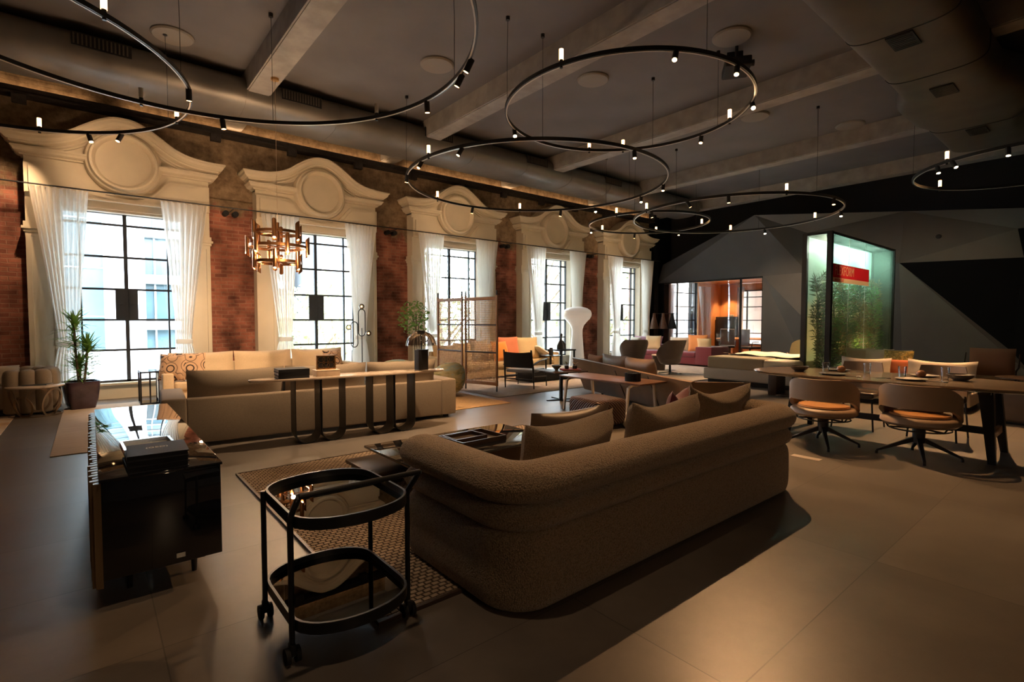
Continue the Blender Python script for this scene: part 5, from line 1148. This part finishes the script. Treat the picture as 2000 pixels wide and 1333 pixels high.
# ---- glass display case with palms
BX0, BX1, BY0, BY1, BZ = 11.5, 15.7, 3.92, 4.38, 3.24
dc = thing('display_case', 'tall black framed frosted glass display case full of palms', 'display case', (0, 0, 0))
for (x, y) in ((BX0, BY0), (BX0, BY1), (BX1, BY0), (BX1, BY1)): M().box(x-.05 if x == BX0 else x-.03, y-.045, 0, x+.05 if x == BX0 else x+.03, y+.045, BZ).build('post', BLACK, dc, smooth=0)
for z_ in (0.0, BZ-.05):
    m = M()
    for y in (BY0, BY1): m.box(BX0, y-.03, z_, BX1, y+.03, z_+.05)
    for x in (BX0, BX1): m.box(x-.03, BY0, z_, x+.03, BY1, z_+.05)
    m.build('rail', BLACK, dc, smooth=0)
M().box(BX0+.05, BY0-.006, .05, BX1-.03, BY0+.006, BZ-.05).build('frosted_pane', FROST, dc, smooth=0)
M().box(BX0-.006, BY0+.045, .05, BX0+.006, BY1-.045, BZ-.05).build('frosted_pane', FROSTW, dc, smooth=0)
M().box(BX0+.05, BY1-.006, .05, BX1-.03, BY1+.006, BZ-.05).build('glow_board', glow_board_mat(), dc, smooth=0); M().box(BX1-.006, BY0+.045, .05, BX1+.006, BY1-.045, BZ-.05).build('end_pane', FROST, dc, smooth=0)  # glowing board added for the light inside the case
M().box(BX0, BY0, .0, BX1, BY1, .06).build('planter_floor', SOIL, dc, smooth=0)
M().box(BX0, BY0, BZ-.02, BX1, BY1, BZ).build('lid', BLACKM, dc, smooth=0)
for x in (12.55, 13.6): M().box(x-.006, BY0-.009, .05, x+.006, BY0-.007, BZ-.05).build('pane_joint', P('joint_silicone', (.5, .55, .5), .4), dc, smooth=0)
sg = M().box(11.60, BY0-.014, 2.33, 13.85, BY0-.008, 2.61).build('sign', SIGNR, dc, smooth=0); M().box(11.60, BY0-.014, 2.235, 13.85, BY0-.008, 2.33).build('sign_band', SIGNC, sg, smooth=0)
t1 = text('sign_lettering', 'FLEXFORM', SIGNC, sg, (11.74, BY0-.0155, 2.47), (R(90), 0, 0), .20, .0006, 'LEFT', -.002); t1.scale = (1.08/max(.1, t1.dimensions.x), .19/max(.05, t1.dimensions.y), 1)
t1 = text('sign_lettering', 'MADE IN ITALY', SIGNR, sg, (11.74, BY0-.0155, 2.283), (R(90), 0, 0), .075, .0006, 'LEFT', .001); t1.scale = (.52/max(.1, t1.dimensions.x), .058/max(.02, t1.dimensions.y), 1)
def palm(x, y, h, seed, n=15, mat=None, lean=.0):
    rr = random.Random(seed); t = thing('potted_palm', 'feathery palm inside the frosted glass case', 'plant', (x, y, .06), group='palms in the display case')
    st = M(); st.tube([(0, 0, 0), (.02, 0, h*.35), (0, 0, h*.6)], .022, 6); lv = M()
    for k in range(n):
        a = rr.choice((0, PI))+rr.uniform(-.35, .35); e = rr.uniform(.1, 1.3); L_ = rr.uniform(.45, .8)*min(1, h/2+.3); z0 = h*rr.uniform(.22, .74); pts = []
        for i in range(9):
            q = i/8; pts.append(Vector((max(11.58-x, min(15.58-x, cos(a)*cos(e)*L_*q)), sin(a)*cos(e)*L_*q*.35, z0+sin(e)*L_*q-.35*L_*q*q)))
        st.tube(pts, .006, 5)
        for i in range(1, 9):
            for s in (-1, 1):
                d = (pts[i]-pts[i-1]).normalized(); sd_ = Vector((d.y, -d.x, 0)); sd_ = sd_.normalized() if sd_.length > .01 else Vector((0, 1, 0))
                dr_ = (d*.5+sd_*s*.35+Vector((0, 0, -.30 if i % 2 else .32))); L2 = .20*(1-.5*i/8); p0 = pts[i]; p1 = p0+dr_.normalized()*L2
                p1.y = max(-.19, min(.19, p1.y)); p1.x = max(11.56-x, min(15.6-x, p1.x)); wv = Vector((0, 0, .012)); lv.add([p0, (p0+p1)/2+wv, p1, (p0+p1)/2-wv], [(0, 1, 2, 3)])
    st.build('stems', STEM, t); lv.build('fronds', mat or LEAFD, t, smooth=0, weld=False)
AMBERL = P('amber_frond', (.34, .21, .075), .7, var=.3, vscale=9)  # amber leaf colour added for the amber look of the case
for k, (x, y, h) in enumerate(((11.72, 4.20, 3.1), (12.15, 4.1, 2.6), (12.6, 4.2, 3.0), (13.05, 4.1, 2.5), (13.5, 4.2, 2.9), (13.95, 4.1, 2.6), (14.4, 4.2, 3.0), (14.9, 4.1, 2.6), (15.35, 4.2, 2.8), (11.85, 4.1, 1.3), (12.4, 4.15, 1.6), (12.9, 4.1, 1.5), (13.4, 4.15, 1.6), (13.9, 4.1, 1.5), (14.6, 4.15, 1.6), (15.1, 4.1, 1.5))):
    palm(x, y, h, 60+k, 34 if h > 2 else 26, [LEAFD, LEAF, AMBERL][k % 3])
for x, z_, e, c_ in ((11.75, 3.1, 1.2, (1, .97, .85)), (12.6, 3.1, 7, (.9, 1, .92)), (13.8, 3.1, 9, (.9, 1, .92)), (15.0, 3.1, 9, (.9, 1, .92))):
    l = bpy.data.lights.new('case_board_fill', 'AREA'); l.energy = e; l.color = c_; l.size = .5; l.size_y = .2; l.shape = 'RECTANGLE'; o = bpy.data.objects.new('case_board_fill', l); COL.objects.link(o); o.location = (x, 3.98, z_); o.rotation_euler = (R(75), 0, 0)  # hidden fill lamps added to brighten the board
for x, e in ((12.7, 5), (13.6, 5), (14.5, 4)):
    l = bpy.data.lights.new('case_amber_fill', 'POINT'); l.energy = e; l.color = (1, .62, .25); l.shadow_soft_size = .08; o = bpy.data.objects.new('case_amber_fill', l); COL.objects.link(o); o.location = (x, 4.2, .9)  # unseen amber fill lamps added among the palms

# ---- pale sofa with back to the dining table, lounge chair, end table
sf2 = thing('low_back_sofa', 'pale oatmeal low-backed sofa behind the dining table, seen from behind', 'sofa', (11.05, 2.50, 0), -90)
M().rbox(-.92, -.52, .08, .92, .5, .30, .03).build('base', WHITEF, sf2)
for s in (-1, 1): M().rbox(min(0, s*.90)+.004, .28, .14, max(0, s*.90)-.004, .53, .53, .07, 4).build('backrest', WHITEF, sf2); M().rbox(min(0, s*.90)+.004, -.52, .28, max(0, s*.90)-.004, .26, .43, .05, 4).build('seat_cushion', WHITEF, sf2)
M().rbox(-.86, -.46, 0, .86, .44, .09, .01).build('plinth', BLACKM, sf2)
sf2.rotation_euler = (0, 0, R(90))
# chaise part towards the case
cz = thing('chaise', 'pale oatmeal chaise running towards the display case beside the low-backed sofa', 'sofa', (11.0, 3.45, 0)); M().rbox(-.42, -.04, .08, 1.0, .40, .53, .08, 4).build('body', WHITEF, cz); M().box(-.38, 0, 0, .95, .34, .09).build('plinth', BLACKM, cz, smooth=0)
FGp = 'cushions on the pale low-backed sofa'
for lab, x, y, rz, w_, h_, mt_, sd_, z_, dn in (('long grey cushion at the left of the pale low-backed sofa', 10.88, 3.10, 92, .78, .36, WHITEF, 71, .43, .10), ('long grey cushion at the right of the pale low-backed sofa', 10.85, 2.02, 88, .92, .37, WHITEF, 72, .43, .10), ('rust throw folded between the two long grey cushions', 11.0, 2.58, 90, .40, .33, TERRA, 73, .43, .0), ('yellow leaf print cushion behind the rust throw', 11.35, 2.75, 75, .5, .48, YELL, 74, .43, .0)):
    cushion('throw_pillow', lab, (x, y, z_), rz, 12, w_, h_, .17, mt_, FGp, dn, .03, sd_)
for lab, x, y, rz, sd_ in (('rippled cream cushion at the back, leftmost of three before the display case', 12.0, 3.52, 100, 75), ('rippled cream cushion at the back, middle of three before the display case', 11.95, 3.22, 85, 76), ('rippled cream cushion at the back, rightmost of three before the display case', 11.9, 2.92, 80, 77)):
    cushion('throw_pillow', lab, (x, y, .42), rz, 20, .5, .50, .16, IVORY, FGp, .0, .08, sd_)
sf3 = thing('facing_sofa', 'cream sofa half hidden beyond the pale low-backed sofa, under the display case', 'sofa', (12.35, 2.95, 0), -90); M().rbox(-.9, -.42, .05, .9, .35, .42, .06).build('seat', IVORY, sf3); M().rbox(-.9, .2, .05, .9, .40, .56, .06).build('backrest', IVORY, sf3)
lc = thing('metal_lounge_chair', 'brown cloth lounge chair with a bent metal frame right of the pale sofa', 'armchair', (12.2, 1.60, 0), 92)
M().rbox(-.32, -.30, .34, .32, .36, .46, .05, 4).build('seat_cushion', UMBER, lc); o = M().pillow(.62, .52, .18, .02, 0, 12, 3).build('back_cushion', UMBER, lc, (0, -.28, .44), (R(12), 0, 0), smooth=60)
for s in (-1, 1): M().tube([(s*.36, .34, 0), (s*.36, .36, .40), (s*.36, .25, .60), (s*.36, -.20, .62), (s*.36, -.40, .85)], .012, 8).build('frame', BRONZ, lc); M().tube([(s*.36, -.34, 0), (s*.36, -.26, .40), (s*.36, .34, .30)], .012, 8).build('frame', BRONZ, lc)
et = thing('side_table', 'thin dark metal side table at the right edge beyond the dining table', 'side table', (10.75, .98, 0)); M().cyl((0, 0, .58), (0, 0, .595), .36, n=40).build('top', BRONZ, et); M().cyl((0, 0, 0), (0, 0, .58), .02).build('stem', BRASS, et); M().cyl((0, 0, 0), (0, 0, .015), .2, n=32).build('base', BRONZ, et)
o = M().cyl((0, 0, 0), (0, 0, .17), .07, .07, 28).build('lantern', P('amber_vase', (.32, .14, .08), .3), None, (10.75, .95, .595)); tag(o, 'amber brown cylinder vase on the thin side table at the right edge', 'vase')
bx = thing('leather_bench', 'dark brown leather bench behind the right end of the dining table', 'bench', (10.35, .1, 0)); M().rbox(-.5, -1.3, .03, .5, 1.15, .46, .05).build('body', LEATHD, bx); M().box(-.45, -1.25, 0, .45, 1.1, .04).build('plinth', BLACKM, bx, smooth=0)

# ================================================================== DINING TABLE
dt = thing('dining_table', 'large rounded dining table with brown stone-look top on black splayed legs', 'dining table', (7.36, 1.85, 0))
o1 = [(x, y) for x, y, _ in sell(.62, 1.52, 3.2, 72)]
M().loft([[(x*.93, y*.965, .735) for x, y in o1], [(x*.995, y*.998, .760) for x, y in o1], [(x, y, .768) for x, y in o1], [(x*.995, y*.998, .775) for x, y in o1]]).build('top', TWOOD, dt, smooth=40)
for sy in (-1, 1):
    for sx in (-1, 1):
        M().loft([[(sx*.22+a*s_-(.0), sy*(.88+.02)+b*s_, z_) for a, b in rect(.12, .12)] if z_ > .7 else [(sx*.385+a*s_, sy*.985+b*s_, z_) for a, b in rect(.085, .085)] for z_, s_ in ((.0, .7), (.735, 1.0))]).build('leg', BLACK, dt, smooth=0)
    M().rbox(-.33, sy*.955-.02, .23, .33, sy*.955+.02, .31, .004).build('cross_rail', BWOOD if sy < 0 else BLACK, dt)
    M().box(-.35, sy*.9-.05, .69, .35, sy*.9+.05, .74).build('top_rail', BLACK, dt, smooth=0)
M().rbox(-.03, -.95, .235, .03, .95, .305, .004).build('stretcher', BLACK, dt); M().box(-.05, -.9, .68, .05, .9, .74).build('apron', BLACK, dt, smooth=0)
# swivel dining chairs
def dchair(label, loc, rz, proto=None):
    if proto: return place(copy_tree(proto), loc, rz, label)
    t = thing('swivel_dining_chair', label, 'chair', loc, rz, 'leather swivel dining chairs')  # faces +y
    RR = .335
    def band(u, v, off=0):
        k = abs(2*u-1); a = R(-90+(2*u-1)*128); r_ = RR+off-.01*v
        top = .79-.30*max(0, (k-.30)/.70)**1.35; bot = .545-.20*max(0, (k-.45)/.55)**1.1
        z_ = bot+(top-bot)*v; r_ += .03*v*(1-k)
        return (r_*cos(a)*1.05, r_*sin(a), z_)
    m = M(); g1 = [[band(i/48, j/8, 0) for i in range(49)] for j in range(9)]; g2 = [[band(i/48, j/8, -.04) for i in range(49)] for j in range(9)]
    rings = [[g1[j][i] for j in range(9)]+[g2[j][i] for j in range(8, -1, -1)] for i in range(49)]; m.loft(rings); m.build('back_band', CHAIRL, t, smooth=50)
    M().lathe([(0, .345), (.22, .345), (.30, .355), (.335, .385), (.33, .42), (.30, .445), (.0, .445)], 44, sx=1.03).build('seat', CHAIRL, t, smooth=50)
    M().lathe([(0, .44), (.23, .44), (.265, .455), (.255, .475), (.0, .485)], 40).build('seat_pad', TAN, t, smooth=50)
    m = M(); m.tube(arc(0, 0, .27, 0, 360, 40, .315)[:-1], .008, 8, True); [m.cyl((.27*cos(R(a)), .27*sin(R(a)), .315), (.30*cos(R(a)), .30*sin(R(a)), .36), .008, n=8) for a in (30, 150, 210, 330)]; m.build('seat_ring', BLACK, t)
    m = M(); m.cyl((0, 0, .16), (0, 0, .33), .052, .060, 24); [m.tube([(0, 0, .315), (.27*cos(R(a)), .27*sin(R(a)), .315)], .010, 6) for a in (30, 150, 210, 330)]; m.build('column', BLACK, t)
    for k in range(4):
        a = R(20+90*k); M().loft([[(.05*cos(a)-sin(a)*x, .05*sin(a)+cos(a)*x, .19+z_) for x, z_ in rect(.045, .05)], [(.345*cos(a)-sin(a)*x, .345*sin(a)+cos(a)*x, .045+z_) for x, z_ in rect(.024, .022)], [(.365*cos(a)-sin(a)*x, .365*sin(a)+cos(a)*x, .03+z_) for x, z_ in rect(.024, .03)]]).build('star_leg', STEEL, t, smooth=30)
        M().cyl((.36*cos(a), .36*sin(a), 0), (.36*cos(a), .36*sin(a), .03), .014, n=10).build('glide', BLACK, t)
    return t
d1 = dchair('tan leather swivel chair at the near side of the dining table, nearer the big sofa', (6.57, 2.27, 0), -82)
dchair('tan leather swivel chair at the near side of the dining table, farther right', (6.73, 1.41, 0), -90, d1)
o = thing('shoulder_bag', 'small dark brown bag resting on the seat of the right swivel dining chair', 'bag', (6.80, 1.36, .485), -85); M().rbox(-.14, -.05, 0, .14, .05, .15, .03, 4).build('body', LEATHD, o); M().tube([(-.13, 0, .13), (-.08, .0, .20), (.08, 0, .20), (.13, 0, .13)], .007, 6).build('strap', LEATHD, o)
# far chairs
def fchair(label, loc, rz, proto=None):
    if proto: return place(copy_tree(proto), loc, rz, label)
    t = thing('dining_chair', label, 'chair', loc, rz, 'slim legged dining chairs')
    M().rbox(-.24, -.23, .42, .24, .24, .50, .035, 4).build('seat', LEATHD, t)
    def bk(u, v): a = 2*u-1; return (a*.25*(1-.12*v**3), -.24-.05*v-.0+.07*a*a, .52+.36*v)
    m = M(); A_ = [[bk(i/16, j/8) for j in range(9)] for i in range(17)]; m.loft([r_+[(p[0], p[1]+.03, p[2]) for p in r_[::-1]] for r_ in A_]); m.build('backrest', CHAIRL, t, smooth=50)
    for sx in (-1, 1):
        M().tube([(sx*.24, .23, 0), (sx*.21, .2, .43)], .011, 8).build('leg', BLACK, t); M().tube([(sx*.25, -.27, 0), (sx*.22, -.23, .45), (sx*.21, -.245, .60)], .011, 8).build('leg', BLACK, t)
    return t
f1 = fchair('slim black legged dining chair at the far side of the table, on the left', (8.03, 2.36, 0), 92)
fchair('slim black legged dining chair at the far side of the table, on the right', (8.08, 1.52, 0), 88, f1)
# tableware
TZ = .775
def plate(label, x, y, r_, mat, z_=TZ, h=.02):
    o = M().lathe([(0, .002), (r_*.6, 0), (r_*.7, .004), (r_*.97, h), (r_, h+.002), (r_*.94, h+.002), (r_*.66, .009), (0, .008)], 40).build('dinner_plate', mat, None, (x, y, z_), smooth=50); return tag(o, label, 'plate', 'dark stoneware on the dining table')
PL = P('dark_stoneware', (.05, .042, .034), .35, var=.3, vscale=20)
plate('large dark plate before the left swivel chair on the dining table', 7.10, 2.36, .15, PL); plate('large dark plate before the right swivel chair on the dining table', 7.14, 1.58, .15, PL)
plate('dark plate at the far left place of the dining table', 7.72, 2.50, .14, PL); plate('dark plate at the far right place of the dining table', 7.72, 1.58, .14, PL)
def bowl(label, x, y, r_, z_=TZ):
    o = M().lathe([(0, 0), (r_*.45, 0), (r_*.5, .008), (r_*.85, .035), (r_, .07), (r_*.95, .072), (r_*.8, .04), (r_*.4, .015), (0, .012)], 40).build('serving_bowl', PL, None, (x, y, z_), smooth=50); tag(o, label, 'bowl', 'dark stoneware on the dining table')
bowl('dark bowl at the left end of the dining table', 7.24, 2.80, .11); bowl('dark bowl near the right legs of the dining table', 7.52, 1.22, .125)
gp_ = None
for lab, x, y in (('clear tumbler beside the left bowl on the dining table', 7.34, 2.52), ('clear tumbler between the two far plates on the dining table', 7.58, 2.13), ('clear tumbler beside the right large plate on the dining table', 7.38, 1.72), ('clear tumbler behind the right bowl on the dining table', 7.56, 1.36)):
    if gp_ is None:
        gp_ = M().loft([[(r_*cos(2*PI*i/32), r_*sin(2*PI*i/32), z_) for i in range(32)] for r_, z_ in ((.001, 0), (.032, 0), (.034, .004), (.043, .135), (.041, .135), (.032, .012), (.001, .010))], caps=False).build('tumbler', CLEAR, None, (x, y, TZ), smooth=40); o = gp_
    else: o = gp_.copy(); COL.objects.link(o); o.location = (x, y, TZ)
    tag(o, lab, 'glass', 'tumblers on the dining table')
for lab, x, y in (('round copper brown orb between the left plates on the dining table', 7.52, 2.40), ('round copper brown orb between the right plates on the dining table', 7.56, 1.58)):
    o = M().ball((0, 0, .045), .05, 20, 12, sz=.9).build('ceramic_orb', P('copper_glaze', (.26, .13, .07), .25, metal=.3), None, (x, y, TZ)); tag(o, lab, 'ornament', 'copper orbs on the dining table')
def cutlery(label, x, y, rz):
    t = thing('cutlery_set', label, 'cutlery', (x, y, TZ+.001), rz, 'cutlery on the dining table')
    for k, nm in enumerate(('fork', 'spoon')):
        m = M(); m.loft([[(-.08, k*.03-.004, .001), (-.08, k*.03+.004, .001), (-.08, k*.03+.004, .004), (-.08, k*.03-.004, .004)], [(.03, k*.03-.003, .004), (.03, k*.03+.003, .004), (.03, k*.03+.003, .007), (.03, k*.03-.003, .007)]]); m.ball((.055, k*.03, .005), .02, 12, 6, 1.2, .6, .25); m.build(nm, BLACK, t)
cutlery('dark cutlery right of the left large plate', 7.04, 2.12, -70); cutlery('dark cutlery left of the right large plate', 7.10, 1.83, -60); cutlery('dark cutlery right of the right large plate', 7.13, 1.33, -70); cutlery('dark cutlery at the far left place', 7.75, 2.22, -80)
o = M().rbox(-.05, -.14, 0, .05, .14, .004, .001).build('floor_outlet', P('outlet_steel', (.52, .46, .40), .35), None, (5.81, 2.16, 0)); tag(o, 'flat metal floor outlet cover near the far end of the big sofa', 'floor outlet')
